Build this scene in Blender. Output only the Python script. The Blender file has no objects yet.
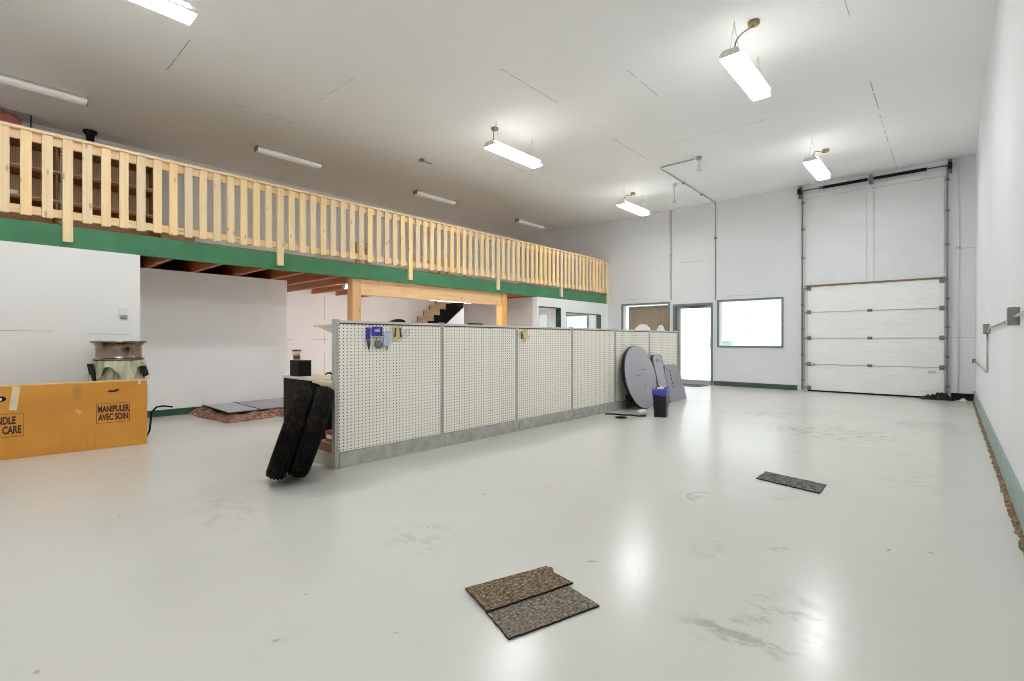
import bpy, bmesh, math, random
from mathutils import Vector, Matrix, Euler

random.seed(7)
PI = math.pi
S = bpy.context.scene
C = S.collection

# ------------------------------------------------------------------ camera
cam_data = bpy.data.cameras.new('camera')
cam = bpy.data.objects.new('camera', cam_data)
C.objects.link(cam)
cam.location = (0, 0, 1.15)
cam.rotation_euler = (math.radians(90 - 0.065), 0, math.radians(41.71))
cam_data.sensor_width = 36
cam_data.lens = 492.8 / 1024 * 36
cam_data.clip_start = 0.02
cam_data.clip_end = 400
S.camera = cam

# ------------------------------------------------------------------ world, exposure
SKY_STRENGTH = 1.6
LENS_STRENGTH = 47.0
UPLIGHT_STRENGTH = 6.0
STRIP_STRENGTH = 50.0
S.view_settings.view_transform = 'Standard'
S.view_settings.look = 'None'
S.view_settings.exposure = 0.15
S.view_settings.gamma = 1.0
S.view_settings.use_curve_mapping = False
S.cycles.use_denoising = True
S.cycles.denoising_prefilter = 'NONE'
S.cycles.filter_width = 0.95
S.cycles.max_bounces = 12
S.cycles.diffuse_bounces = 7
S.cycles.glossy_bounces = 4
S.cycles.transparent_max_bounces = 12
S.cycles.sample_clamp_indirect = 6.0
w = bpy.data.worlds.new('overcast_sky')
S.world = w
w.use_nodes = True
bg = w.node_tree.nodes['Background']
bg.inputs['Color'].default_value = (0.93, 0.97, 1.0, 1)
bg.inputs['Strength'].default_value = SKY_STRENGTH

# ------------------------------------------------------------------ material helpers
def new_mat(name):
    m = bpy.data.materials.new(name)
    m.use_nodes = True
    return m, m.node_tree.nodes, m.node_tree.links, m.node_tree.nodes['Principled BSDF']

class NT:
    """small helper for node maths"""
    def __init__(self, m):
        self.n = m.node_tree.nodes
        self.l = m.node_tree.links
    def _in(self, sock, v):
        if isinstance(v, (int, float)):
            sock.default_value = v
        else:
            self.l.new(v, sock)
    def math(self, op, a, b=0.0, c=None, clamp=False):
        nd = self.n.new('ShaderNodeMath')
        nd.operation = op
        nd.use_clamp = clamp
        self._in(nd.inputs[0], a)
        self._in(nd.inputs[1], b)
        if c is not None:
            self._in(nd.inputs[2], c)
        return nd.outputs[0]
    def coords(self, kind='Object'):
        t = self.n.new('ShaderNodeTexCoord')
        s = self.n.new('ShaderNodeSeparateXYZ')
        self.l.new(t.outputs[kind], s.inputs[0])
        return t.outputs[kind], s.outputs[0], s.outputs[1], s.outputs[2]
    def noise(self, vec, scale, detail=4, rough=0.55):
        nd = self.n.new('ShaderNodeTexNoise')
        self.l.new(vec, nd.inputs['Vector'])
        nd.inputs['Scale'].default_value = scale
        nd.inputs['Detail'].default_value = detail
        nd.inputs['Roughness'].default_value = rough
        return nd.outputs['Fac']
    def scaled(self, vec, sc):
        nd = self.n.new('ShaderNodeMapping')
        self.l.new(vec, nd.inputs['Vector'])
        nd.inputs['Scale'].default_value = sc
        return nd.outputs[0]
    def ramp(self, fac, stops):
        nd = self.n.new('ShaderNodeValToRGB')
        self.l.new(fac, nd.inputs[0])
        el = nd.color_ramp.elements
        while len(el) > 1:
            el.remove(el[0])
        el[0].position = stops[0][0]
        el[0].color = (*stops[0][1], 1)
        for p, c in stops[1:]:
            e = el.new(p)
            e.color = (*c, 1)
        return nd.outputs[0]
    def smooth(self, v, a, b):
        nd = self.n.new('ShaderNodeMapRange')
        nd.interpolation_type = 'SMOOTHSTEP'
        self._in(nd.inputs[0], v)
        nd.inputs[1].default_value = a
        nd.inputs[2].default_value = b
        return nd.outputs[0]
    def mix(self, fac, a, b):
        nd = self.n.new('ShaderNodeMix')
        nd.data_type = 'RGBA'
        self._in(nd.inputs[0], fac)
        for s, v in ((nd.inputs[6], a), (nd.inputs[7], b)):
            if isinstance(v, tuple):
                s.default_value = (*v, 1)
            else:
                self.l.new(v, s)
        return nd.outputs[2]
    def rect(self, x, y, cx, cy, hw, hh):
        a = self.math('LESS_THAN', self.math('ABSOLUTE', self.math('SUBTRACT', x, cx)), hw)
        b = self.math('LESS_THAN', self.math('ABSOLUTE', self.math('SUBTRACT', y, cy)), hh)
        return self.math('MULTIPLY', a, b)
    def blob(self, x, y, cx, cy, rx, ry):
        a = self.math('DIVIDE', self.math('SUBTRACT', x, cx), rx)
        b = self.math('DIVIDE', self.math('SUBTRACT', y, cy), ry)
        d = self.math('SQRT', self.math('ADD', self.math('MULTIPLY', a, a), self.math('MULTIPLY', b, b)))
        return self.smooth(d, 1.0, 0.35)
    def bump(self, bsdf, height, strength=0.2, dist=0.01):
        nd = self.n.new('ShaderNodeBump')
        self.l.new(height, nd.inputs['Height'])
        nd.inputs['Strength'].default_value = strength
        nd.inputs['Distance'].default_value = dist
        self.l.new(nd.outputs[0], bsdf.inputs['Normal'])

def plain(name, col, rough=0.5, metal=0.0, var=0.06, scale=6.0, bump=0.0, spec=0.5):
    m, n, l, b = new_mat(name)
    t = NT(m)
    vec = t.coords()[0]
    f = t.noise(vec, scale)
    lo = tuple(max(0, c * (1 - var)) for c in col)
    hi = tuple(min(1, c * (1 + var)) for c in col)
    l.new(t.ramp(f, [(0.3, lo), (0.7, hi)]), b.inputs['Base Color'])
    b.inputs['Roughness'].default_value = rough
    b.inputs['Metallic'].default_value = metal
    b.inputs['Specular IOR Level'].default_value = spec
    if bump:
        t.bump(b, t.noise(vec, scale * 12), bump, 0.004)
    return m

def wood(name, base, dark, axis='Z', rough=0.55, knots=True, k=1.0):
    m, n, l, b = new_mat(name)
    t = NT(m)
    vec = t.coords()[0]
    # long grain along the axis
    sc = {'X': (1.2, 30, 30), 'Y': (30, 1.2, 30), 'Z': (30, 30, 1.2)}[axis]
    g = t.noise(t.scaled(vec, tuple(s * k for s in sc)), 1.0, 5, 0.6)
    col = t.ramp(g, [(0.25, dark), (0.5, base), (0.8, tuple(min(1, c * 1.08) for c in base))])
    if knots:
        v = n.new('ShaderNodeTexVoronoi')
        sk = {'X': (3, 9, 9), 'Y': (9, 3, 9), 'Z': (9, 9, 3)}[axis]
        l.new(t.scaled(vec, sk), v.inputs['Vector'])
        v.inputs['Scale'].default_value = 1.0
        kn = t.smooth(v.outputs['Distance'], 0.16, 0.05)
        col = t.mix(t.math('MULTIPLY', kn, 0.7), col, tuple(c * 0.45 for c in dark))
    # each board its own tone
    oi = n.new('ShaderNodeObjectInfo')
    hsv = n.new('ShaderNodeHueSaturation')
    l.new(col, hsv.inputs['Color'])
    l.new(t.math('ADD', t.math('MULTIPLY', oi.outputs['Random'], 0.2), 0.9), hsv.inputs['Value'])
    l.new(t.math('ADD', t.math('MULTIPLY', oi.outputs['Random'], 0.3), 0.85), hsv.inputs['Saturation'])
    l.new(hsv.outputs[0], b.inputs['Base Color'])
    b.inputs['Roughness'].default_value = rough
    return m

def emit(name, col, strength):
    m, n, l, b = new_mat(name)
    b.inputs['Base Color'].default_value = (0.9, 0.9, 0.9, 1)
    b.inputs['Emission Color'].default_value = (*col, 1)
    b.inputs['Emission Strength'].default_value = strength
    return m

def glass_mat(name, tint=(0.97, 0.99, 0.99), refl=0.07):
    m, n, l, b = new_mat(name)
    n.remove(b)
    tr = n.new('ShaderNodeBsdfTransparent')
    tr.inputs[0].default_value = (*tint, 1)
    gl = n.new('ShaderNodeBsdfGlossy')
    gl.inputs['Roughness'].default_value = 0.02
    mx = n.new('ShaderNodeMixShader')
    lw = n.new('ShaderNodeLayerWeight')
    lw.inputs['Blend'].default_value = 0.35
    mm = n.new('ShaderNodeMath'); mm.operation = 'MULTIPLY'
    l.new(lw.outputs['Fresnel'], mm.inputs[0]); mm.inputs[1].default_value = refl * 6
    l.new(mm.outputs[0], mx.inputs[0])
    l.new(tr.outputs[0], mx.inputs[1]); l.new(gl.outputs[0], mx.inputs[2])
    l.new(mx.outputs[0], n['Material Output'].inputs[0])
    return m

# ------------------------------------------------------------------ materials
def make_floor_mat():
    m, n, l, b = new_mat('grey_epoxy_floor')
    t = NT(m)
    vec, x, y, z = t.coords()
    big = t.noise(vec, 0.5, 5)
    col = t.ramp(big, [(0.3, (0.62, 0.61, 0.56)), (0.7, (0.68, 0.67, 0.62))])
    fine = t.noise(vec, 5, 6, 0.7)
    # soft tyre and water stains where the photograph has them
    stains = None
    for cx, cy, rx, ry, amt in ((-1.15, 7.2, 1.0, 0.75, 0.6), (-0.5, 2.3, 0.22, 0.34, 0.75), (-0.62, 2.02, 0.3, 0.16, 0.75), (-1.0, 2.75, 0.12, 0.2, 0.4),
                                (-1.45, 3.6, 0.14, 0.16, 0.6), (-2.1, 8.4, 0.6, 0.5, 0.5), (-0.7, 3.0, 0.12, 0.12, 0.5), (-0.95, 4.0, 0.3, 0.2, 0.25), (-3.6, 1.2, 0.6, 0.3, 0.3), (-2.3, 1.8, 0.4, 0.3, 0.3),
                                (-0.2, 5.2, 0.35, 0.6, 0.25), (-0.3, 8.8, 0.5, 0.8, 0.35)):
        s = t.math('MULTIPLY', t.blob(x, y, cx, cy, rx, ry), amt)
        stains = s if stains is None else t.math('MAXIMUM', stains, s)
    blot = t.smooth(t.noise(t.scaled(vec, (1, 1.6, 1)), 7, 6, 0.65), 0.47, 0.62)
    sf = t.math('MULTIPLY', stains, blot)
    # curved scuff (a ring segment) in front of the mats
    dx = t.math('SUBTRACT', x, -1.33); dy = t.math('SUBTRACT', y, 3.62)
    d = t.math('SQRT', t.math('ADD', t.math('MULTIPLY', dx, dx), t.math('MULTIPLY', dy, dy)))
    ring = t.math('LESS_THAN', t.math('ABSOLUTE', t.math('SUBTRACT', d, 0.13)), 0.012)
    ring = t.math('MULTIPLY', ring, t.math('LESS_THAN', x, -1.36))
    sf = t.math('MAXIMUM', sf, t.math('MULTIPLY', ring, 0.55))
    col = t.mix(t.math('MULTIPLY', sf, 0.75), col, (0.30, 0.265, 0.205))
    specks = t.smooth(t.noise(vec, 9, 2, 0.5), 0.735, 0.76)
    col = t.mix(t.math('MULTIPLY', specks, 0.6), col, (0.33, 0.3, 0.25))
    scuff = t.smooth(t.noise(t.scaled(vec, (1.2, 0.5, 1)), 3.0, 7, 0.7), 0.58, 0.7)
    col = t.mix(t.math('MULTIPLY', scuff, 0.16), col, (0.46, 0.43, 0.38))
    l.new(col, b.inputs['Base Color'])
    r = t.math('ADD', t.math('MULTIPLY', fine, 0.12), 0.15)
    l.new(r, b.inputs['Roughness'])
    b.inputs['IOR'].default_value = 1.45
    t.bump(b, t.math('ADD', t.noise(vec, 2.2, 4), t.math('MULTIPLY', t.noise(vec, 30, 2), 0.12)), 0.1, 0.02)
    return m

def make_ceiling_mat():
    m, n, l, b = new_mat('white_ceiling_board')
    t = NT(m)
    vec, x, y, z = t.coords()
    col = t.ramp(t.noise(vec, 0.6, 4), [(0.3, (0.88, 0.885, 0.89)), (0.7, (0.91, 0.915, 0.92))])
    line = None
    for cx, cy, hw, hh in ((-7.1, 1.79, 0.48, 0.007), (-4.33, 5.3, 0.006, 0.65), (-0.82, 8.7, 0.008, 0.6), (-0.83, 11.1, 0.006, 1.6),
                           (-3.13, 6.2, 0.005, 0.45), (-2.45, 8.5, 0.28, 0.006), (-3.3, 8.45, 0.5, 0.004), (-7.9, 3.2, 0.006, 0.5), (-6.6, 7.6, 0.006, 0.5),
                           (-5.0, 7.6, 0.3, 0.004), (-6.4, 3.5, 0.5, 0.004), (-4.38, 8.2, 0.005, 0.7), (-2.0, 3.9, 0.4, 0.005), (-0.82, 5.6, 0.004, 0.8)):
        r = t.rect(x, y, cx, cy, hw, hh)
        line = r if line is None else t.math('MAXIMUM', line, r)
    brk = t.smooth(t.noise(vec, 4, 3), 0.35, 0.5)
    col = t.mix(t.math('MULTIPLY', line, t.math('MULTIPLY', brk, 0.7)), col, (0.3, 0.29, 0.28))
    l.new(col, b.inputs['Base Color'])
    b.inputs['Roughness'].default_value = 0.75
    t.bump(b, t.noise(vec, 60, 3), 0.08, 0.003)
    return m

def make_wall_mat(name, col, lines=(), axes='XZ', rough=0.6):
    """painted board wall; lines are panel joints: (u, v, half width, half height)"""
    m, n, l, b = new_mat(name)
    t = NT(m)
    vec, x, y, z = t.coords()
    u = {'X': x, 'Y': y}[axes[0]]
    c = t.ramp(t.noise(vec, 0.8, 5), [(0.3, tuple(k * 0.97 for k in col)), (0.7, tuple(min(1, k * 1.03) for k in col))])
    line = None
    for cu, cv, hw, hh in lines:
        r = t.rect(u, z, cu, cv, hw, hh)
        line = r if line is None else t.math('MAXIMUM', line, r)
    if line is not None:
        brk = t.smooth(t.noise(vec, 3.0, 3), 0.38, 0.52)
        c = t.mix(t.math('MULTIPLY', line, t.math('MULTIPLY', brk, 0.55)), c, (0.32, 0.31, 0.30))
    smudge = t.smooth(t.noise(vec, 1.7, 7, 0.7), 0.62, 0.75)
    c = t.mix(t.math('MULTIPLY', smudge, 0.06), c, (0.4, 0.37, 0.32))
    l.new(c, b.inputs['Base Color'])
    b.inputs['Roughness'].default_value = rough
    t.bump(b, t.noise(vec, 45, 3), 0.06, 0.003)
    return m

def make_peg_mat():
    m, n, l, b = new_mat('perforated_hardboard')
    t = NT(m)
    vec, x, y, z = t.coords()
    fy = t.math('SUBTRACT', t.math('FRACT', t.math('DIVIDE', t.math('ADD', y, 50), 0.038)), 0.5)
    fz = t.math('SUBTRACT', t.math('FRACT', t.math('DIVIDE', t.math('ADD', z, 50), 0.0305)), 0.5)
    fz = t.math('MULTIPLY', fz, 0.80)
    d = t.math('SQRT', t.math('ADD', t.math('MULTIPLY', fy, fy), t.math('MULTIPLY', fz, fz)))
    hole = t.math('LESS_THAN', d, 0.16)
    base = t.ramp(t.noise(vec, 1.2, 4), [(0.3, (0.92, 0.875, 0.775)), (0.7, (0.95, 0.91, 0.815))])
    col = t.mix(hole, base, (0.13, 0.115, 0.09))
    l.new(col, b.inputs['Base Color'])
    b.inputs['Roughness'].default_value = 0.5
    return m

def make_mat_mat(name, c1, c2, c3, scale=55):
    m, n, l, b = new_mat(name)
    t = NT(m)
    vec = t.coords()[0]
    f = t.noise(t.scaled(vec, (1.0, 0.55, 1)), scale, 5, 0.75)
    g = t.noise(vec, 5, 3)
    col = t.ramp(f, [(0.36, c1), (0.52, c2), (0.68, c3)])
    col = t.mix(t.math('MULTIPLY', t.smooth(g, 0.45, 0.7), 0.5), col, c2)
    l.new(col, b.inputs['Base Color'])
    b.inputs['Roughness'].default_value = 0.95
    t.bump(b, f, 0.9, 0.01)
    return m

def make_brown_grid():
    m, n, l, b = new_mat('brown_hardboard')
    t = NT(m)
    vec, x, y, z = t.coords()
    p = 0.03
    fy = t.math('SUBTRACT', t.math('FRACT', t.math('DIVIDE', t.math('ADD', y, 50), p)), 0.5)
    fz = t.math('SUBTRACT', t.math('FRACT', t.math('DIVIDE', t.math('ADD', z, 50), p)), 0.5)
    d = t.math('SQRT', t.math('ADD', t.math('MULTIPLY', fy, fy), t.math('MULTIPLY', fz, fz)))
    hole = t.math('LESS_THAN', d, 0.22)
    l.new(t.mix(hole, (0.70, 0.45, 0.25), (0.32, 0.18, 0.09)), b.inputs['Base Color'])
    b.inputs['Roughness'].default_value = 0.7
    return m

def make_carton_mat():
    m, n, l, b = new_mat('orange_brown_cardboard')
    t = NT(m)
    vec, x, y, z = t.coords()
    col = t.ramp(t.noise(vec, 2.0, 5), [(0.3, (0.66, 0.275, 0.035)), (0.7, (0.75, 0.345, 0.055))])
    stain = t.math('MULTIPLY', t.blob(y, z, -0.58, 0.60, 0.06, 0.13), 0.35)
    stain = t.math('MAXIMUM', stain, t.math('MULTIPLY', t.blob(y, z, -0.7, 0.5, 0.5, 0.16), 0.15))
    col = t.mix(stain, col, (0.33, 0.15, 0.04))
    crease = None
    for cy, cz, hw, hh in ((-0.69, 0.12, 0.003, 0.1), (-0.44, 0.13, 0.003, 0.11), (-0.5, 0.08, 0.003, 0.06)):
        r = t.rect(y, z, cy, cz, hw, hh)
        crease = r if crease is None else t.math('MAXIMUM', crease, r)
    col = t.mix(t.math('MULTIPLY', crease, 0.4), col, (0.42, 0.2, 0.06))
    l.new(col, b.inputs['Base Color'])
    b.inputs['Roughness'].default_value = 0.75
    t.bump(b, t.noise(t.scaled(vec, (1, 60, 1)), 1.0, 2), 0.05, 0.002)
    return m

M = {}
M['floor'] = make_floor_mat()
M['ceiling'] = make_ceiling_mat()
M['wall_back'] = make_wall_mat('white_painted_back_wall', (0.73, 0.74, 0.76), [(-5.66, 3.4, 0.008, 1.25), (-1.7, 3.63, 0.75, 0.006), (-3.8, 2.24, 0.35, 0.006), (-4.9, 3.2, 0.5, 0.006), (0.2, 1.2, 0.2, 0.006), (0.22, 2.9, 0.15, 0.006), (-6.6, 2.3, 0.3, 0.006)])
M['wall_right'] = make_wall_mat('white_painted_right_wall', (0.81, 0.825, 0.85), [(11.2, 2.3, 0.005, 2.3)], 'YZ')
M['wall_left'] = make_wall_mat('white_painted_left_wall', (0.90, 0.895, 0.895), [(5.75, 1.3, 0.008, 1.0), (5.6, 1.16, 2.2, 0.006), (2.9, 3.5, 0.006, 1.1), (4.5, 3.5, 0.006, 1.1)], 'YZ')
M['wall_plain'] = make_wall_mat('white_painted_partition', (0.90, 0.895, 0.87), [(1.2, 1.22, 0.2, 0.004), (0.4, 1.25, 0.3, 0.004)], 'YZ')
M['wall_cool'] = make_wall_mat('white_painted_partition_smooth', (0.92, 0.92, 0.92), [], 'YZ')
M['wall_office'] = make_wall_mat('white_office_partition', (0.87, 0.88, 0.88), [], 'YZ')
M['wall_grey'] = make_wall_mat('beige_side_partition', (0.62, 0.60, 0.58), [], 'XZ')
M['peg'] = make_peg_mat()
M['grey_metal'] = plain('grey_green_painted_steel', (0.50, 0.50, 0.46), 0.45, 0.3, 0.08, 5)
M['kick'] = plain('scuffed_grey_kick_plate', (0.45, 0.45, 0.41), 0.5, 0.2, 0.22, 9)
M['cap'] = plain('cream_steel_cap', (0.68, 0.65, 0.59), 0.45, 0.1, 0.05, 5)
M['dark_gap'] = plain('dark_gap_fill', (0.12, 0.105, 0.09), 0.5, 0.5, 0.1)  # dark fill for the shadow gap under the cap and upright slots
M['cream_shelf'] = plain('cream_painted_shelf', (0.72, 0.64, 0.40), 0.5, 0.0, 0.06)
M['green'] = plain('green_painted_timber', (0.07, 0.235, 0.115), 0.6, 0, 0.14, 3, 0.1, 0.3)
M['green_dark'] = plain('dark_green_trim', (0.022, 0.085, 0.045), 0.45, 0, 0.15, 6)
M['teal_dark'] = plain('dark_teal_baseboard', (0.05, 0.085, 0.075), 0.45, 0, 0.15, 6)
M['green_grey'] = plain('faded_grey_green_baseboard', (0.27, 0.36, 0.34), 0.5, 0, 0.15, 6)
M['frame_grey'] = plain('grey_green_window_frame', (0.17, 0.22, 0.205), 0.45, 0.1, 0.08)
M['white_frame'] = plain('white_reveal', (0.82, 0.83, 0.83), 0.5, 0, 0.03)
M['alu'] = plain('satin_aluminium', (0.55, 0.55, 0.54), 0.35, 0.8, 0.05)
M['pine_z'] = wood('pale_pine_upright', (0.96, 0.73, 0.43), (0.88, 0.60, 0.31), 'Z')
M['pine_y'] = wood('pale_pine_rail', (0.96, 0.71, 0.40), (0.87, 0.57, 0.28), 'Y')
M['fir_y'] = wood('orange_fir_beam', (0.97, 0.60, 0.31), (0.88, 0.47, 0.20), 'Y')
M['fir_z'] = wood('orange_fir_post', (0.90, 0.50, 0.20), (0.74, 0.35, 0.11), 'Z')
M['joist'] = wood('red_brown_joist', (0.50, 0.21, 0.10), (0.32, 0.115, 0.05), 'X', 0.6, False)
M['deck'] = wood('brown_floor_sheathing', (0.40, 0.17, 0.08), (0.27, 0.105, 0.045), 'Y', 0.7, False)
M['ply'] = wood('plywood_tread', (0.66, 0.52, 0.34), (0.54, 0.40, 0.25), 'X', 0.6, False)
M['brown_board'] = make_brown_grid()
M['brown_shelf'] = wood('brown_shelf_board', (0.34, 0.16, 0.07), (0.22, 0.095, 0.04), 'Y', 0.6, False)
M['tan_edge'] = plain('tan_shelf_edging', (0.62, 0.47, 0.30), 0.5)
M['white_metal'] = plain('white_enamel_metal', (0.80, 0.80, 0.78), 0.4, 0, 0.03)
M['dull_white'] = plain('aged_white_metal', (0.66, 0.63, 0.56), 0.5, 0, 0.06)
M['brass'] = plain('dull_brass_box', (0.33, 0.25, 0.12), 0.45, 0.6, 0.1)
M['galv'] = plain('galvanised_steel', (0.44, 0.44, 0.43), 0.4, 0.7, 0.12, 20)
M['galv_box'] = plain('weathered_steel_box', (0.27, 0.27, 0.25), 0.5, 0.5, 0.12, 20)
M['galv_dark'] = plain('dark_track_steel', (0.20, 0.20, 0.195), 0.45, 0.6, 0.15, 20)
M['black'] = plain('matt_black', (0.005, 0.005, 0.0055), 0.6, 0, 0.1, spec=.25)
M['black_gloss'] = plain('black_plastic', (0.007, 0.007, 0.0075), 0.35, 0, 0.1, spec=.35)
M['rubber'] = None
M['door_panel'] = plain('off_white_door_section', (0.85, 0.86, 0.84), 0.4, 0, 0.03, 2)
M['upper_panel'] = plain('white_infill_panel', (0.74, 0.75, 0.755), 0.55, 0, 0.03, 2)
M['glass'] = glass_mat('clear_glass')
M['lens'] = emit('lit_lamp_lens', (0.955, 0.98, 1.0), LENS_STRENGTH)
M['uplight'] = emit('lit_lamp_slot', (1.0, 0.98, 0.93), UPLIGHT_STRENGTH)
M['strip_on'] = emit('lit_strip_lens', (0.96, 0.98, 1.0), STRIP_STRENGTH)
M['strip_off_glow'] = emit('ribbed_lens_added_glow', (1.0, 0.97, 0.92), 0.15)  # faint glow added to the lenses of lamps that are off
M['carton'] = make_carton_mat()
M['carton_edge'] = plain('pale_cut_cardboard', (0.73, 0.48, 0.22), 0.8)
M['print'] = plain('dark_maroon_ink', (0.055, 0.018, 0.014), 0.7)
M['tape'] = plain('cream_masking_tape', (0.78, 0.67, 0.43), 0.55)
M['alloy'] = plain('machined_alloy', (0.27, 0.225, 0.17), 0.2, 1.0, 0.16, 8)
M['disc'] = plain('grey_laminate', (0.40, 0.395, 0.43), 0.45, 0, 0.05, 3)
M['disc_edge'] = plain('black_edge_band', (0.02, 0.02, 0.022), 0.5)
M['grey_board'] = plain('grey_painted_board', (0.345, 0.33, 0.37), 0.5, 0, 0.07, 4)
M['grey_light'] = plain('light_grey_plastic', (0.43, 0.44, 0.47), 0.4, 0, 0.06, 4)
M['grey_dark'] = plain('charcoal_plastic', (0.06, 0.058, 0.062), 0.5)
M['blue_bag'] = plain('blue_plastic_bag', (0.05, 0.07, 0.42), 0.35, 0, 0.3, 14, 0.2)
M['orange'] = plain('orange_wrapper', (0.65, 0.17, 0.05), 0.5, 0, 0.2, 20)
M['blue_card'] = plain('royal_blue_card', (0.035, 0.025, 0.36), 0.4, 0, 0.2, 12)
M['clear_pack'] = plain('pale_blue_blister', (0.50, 0.56, 0.72), 0.25, 0, 0.1, 20)
M['yellow_pack'] = plain('pale_yellow_pack', (0.70, 0.60, 0.28), 0.45, 0, 0.15, 30)
M['steel'] = plain('bright_steel', (0.5, 0.5, 0.5), 0.3, 0.9, 0.1)
M['white_bag'] = plain('white_plastic_film', (0.86, 0.87, 0.88), 0.4, 0, 0.03, 6, 0.2)
M['tan_cloth'] = plain('tan_cloth', (0.36, 0.29, 0.215), 0.85, 0, 0.08, 3, 0.1)
M['snow'] = plain('fresh_snow', (0.90, 0.92, 0.94), 0.8, 0, 0.02, 0.6, 0.1)
M['haze_bark'] = plain('bark_paled_for_haze', (0.80, 0.80, 0.81), 0.9, 0, 0.08, 6)  # bark colour paled to stand in for haze and glare
M['pale_green'] = plain('pale_green_cabinet', (0.55, 0.66, 0.64), 0.5)
M['red'] = plain('dull_red_print', (0.32, 0.04, 0.04), 0.5, 0, 0.3, 30)
M['pink'] = plain('pink_fibre_roll', (0.62, 0.20, 0.19), 0.95, 0, 0.25, 18, 0.6)
M['brown_card'] = plain('dark_brown_carton', (0.30, 0.15, 0.085), 0.75, 0, 0.12, 5)
M['tan_card'] = plain('tan_carton', (0.50, 0.32, 0.15), 0.75, 0, 0.08, 5)
M['dirt'] = make_mat_mat('loose_dirt', (0.06, 0.045, 0.03), (0.23, 0.15, 0.08), (0.48, 0.35, 0.2), 40)
M['mat_brown'] = make_mat_mat('brown_flecked_matting', (0.03, 0.022, 0.016), (0.20, 0.135, 0.075), (0.60, 0.50, 0.38), 95)
M['mat_grey'] = make_mat_mat('grey_flecked_matting', (0.035, 0.03, 0.024), (0.22, 0.185, 0.135), (0.64, 0.58, 0.47), 95)
M['mat_dark'] = make_mat_mat('dark_grey_matting', (0.03, 0.03, 0.03), (0.13, 0.125, 0.12), (0.36, 0.35, 0.34), 40)
M['carpet'] = make_mat_mat('pink_brown_carpet', (0.09, 0.035, 0.022), (0.30, 0.15, 0.10), (0.68, 0.50, 0.43), 26)
M['mat_black'] = plain('black_mat_edge', (0.02, 0.017, 0.014), 0.9)

def make_rubber():
    m, n, l, b = new_mat('dusty_tyre_rubber')
    t = NT(m)
    vec = t.coords()[0]
    f = t.noise(vec, 9, 6, 0.7)
    l.new(t.ramp(f, [(0.4, (0.004, 0.0035, 0.0035)), (0.56, (0.008, 0.006, 0.0045)), (0.72, (0.05, 0.027, 0.014))]), b.inputs['Base Color'])
    b.inputs['Roughness'].default_value = 0.7
    b.inputs['Specular IOR Level'].default_value = 0.12
    return m
M['rubber'] = make_rubber()

def make_wrap():
    m, n, l, b = new_mat('cloudy_green_plastic_film')
    t = NT(m)
    vec = t.coords()[0]
    f = t.noise(t.scaled(vec, (9, 9, 1.2)), 1.6, 4)
    l.new(t.ramp(f, [(0.3, (0.22, 0.21, 0.10)), (0.5, (0.48, 0.49, 0.33)), (0.7, (0.68, 0.69, 0.56))]), b.inputs['Base Color'])
    b.inputs['Roughness'].default_value = 0.28
    t.bump(b, f, 0.5, 0.02)
    return m
M['wrap'] = make_wrap()

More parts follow.
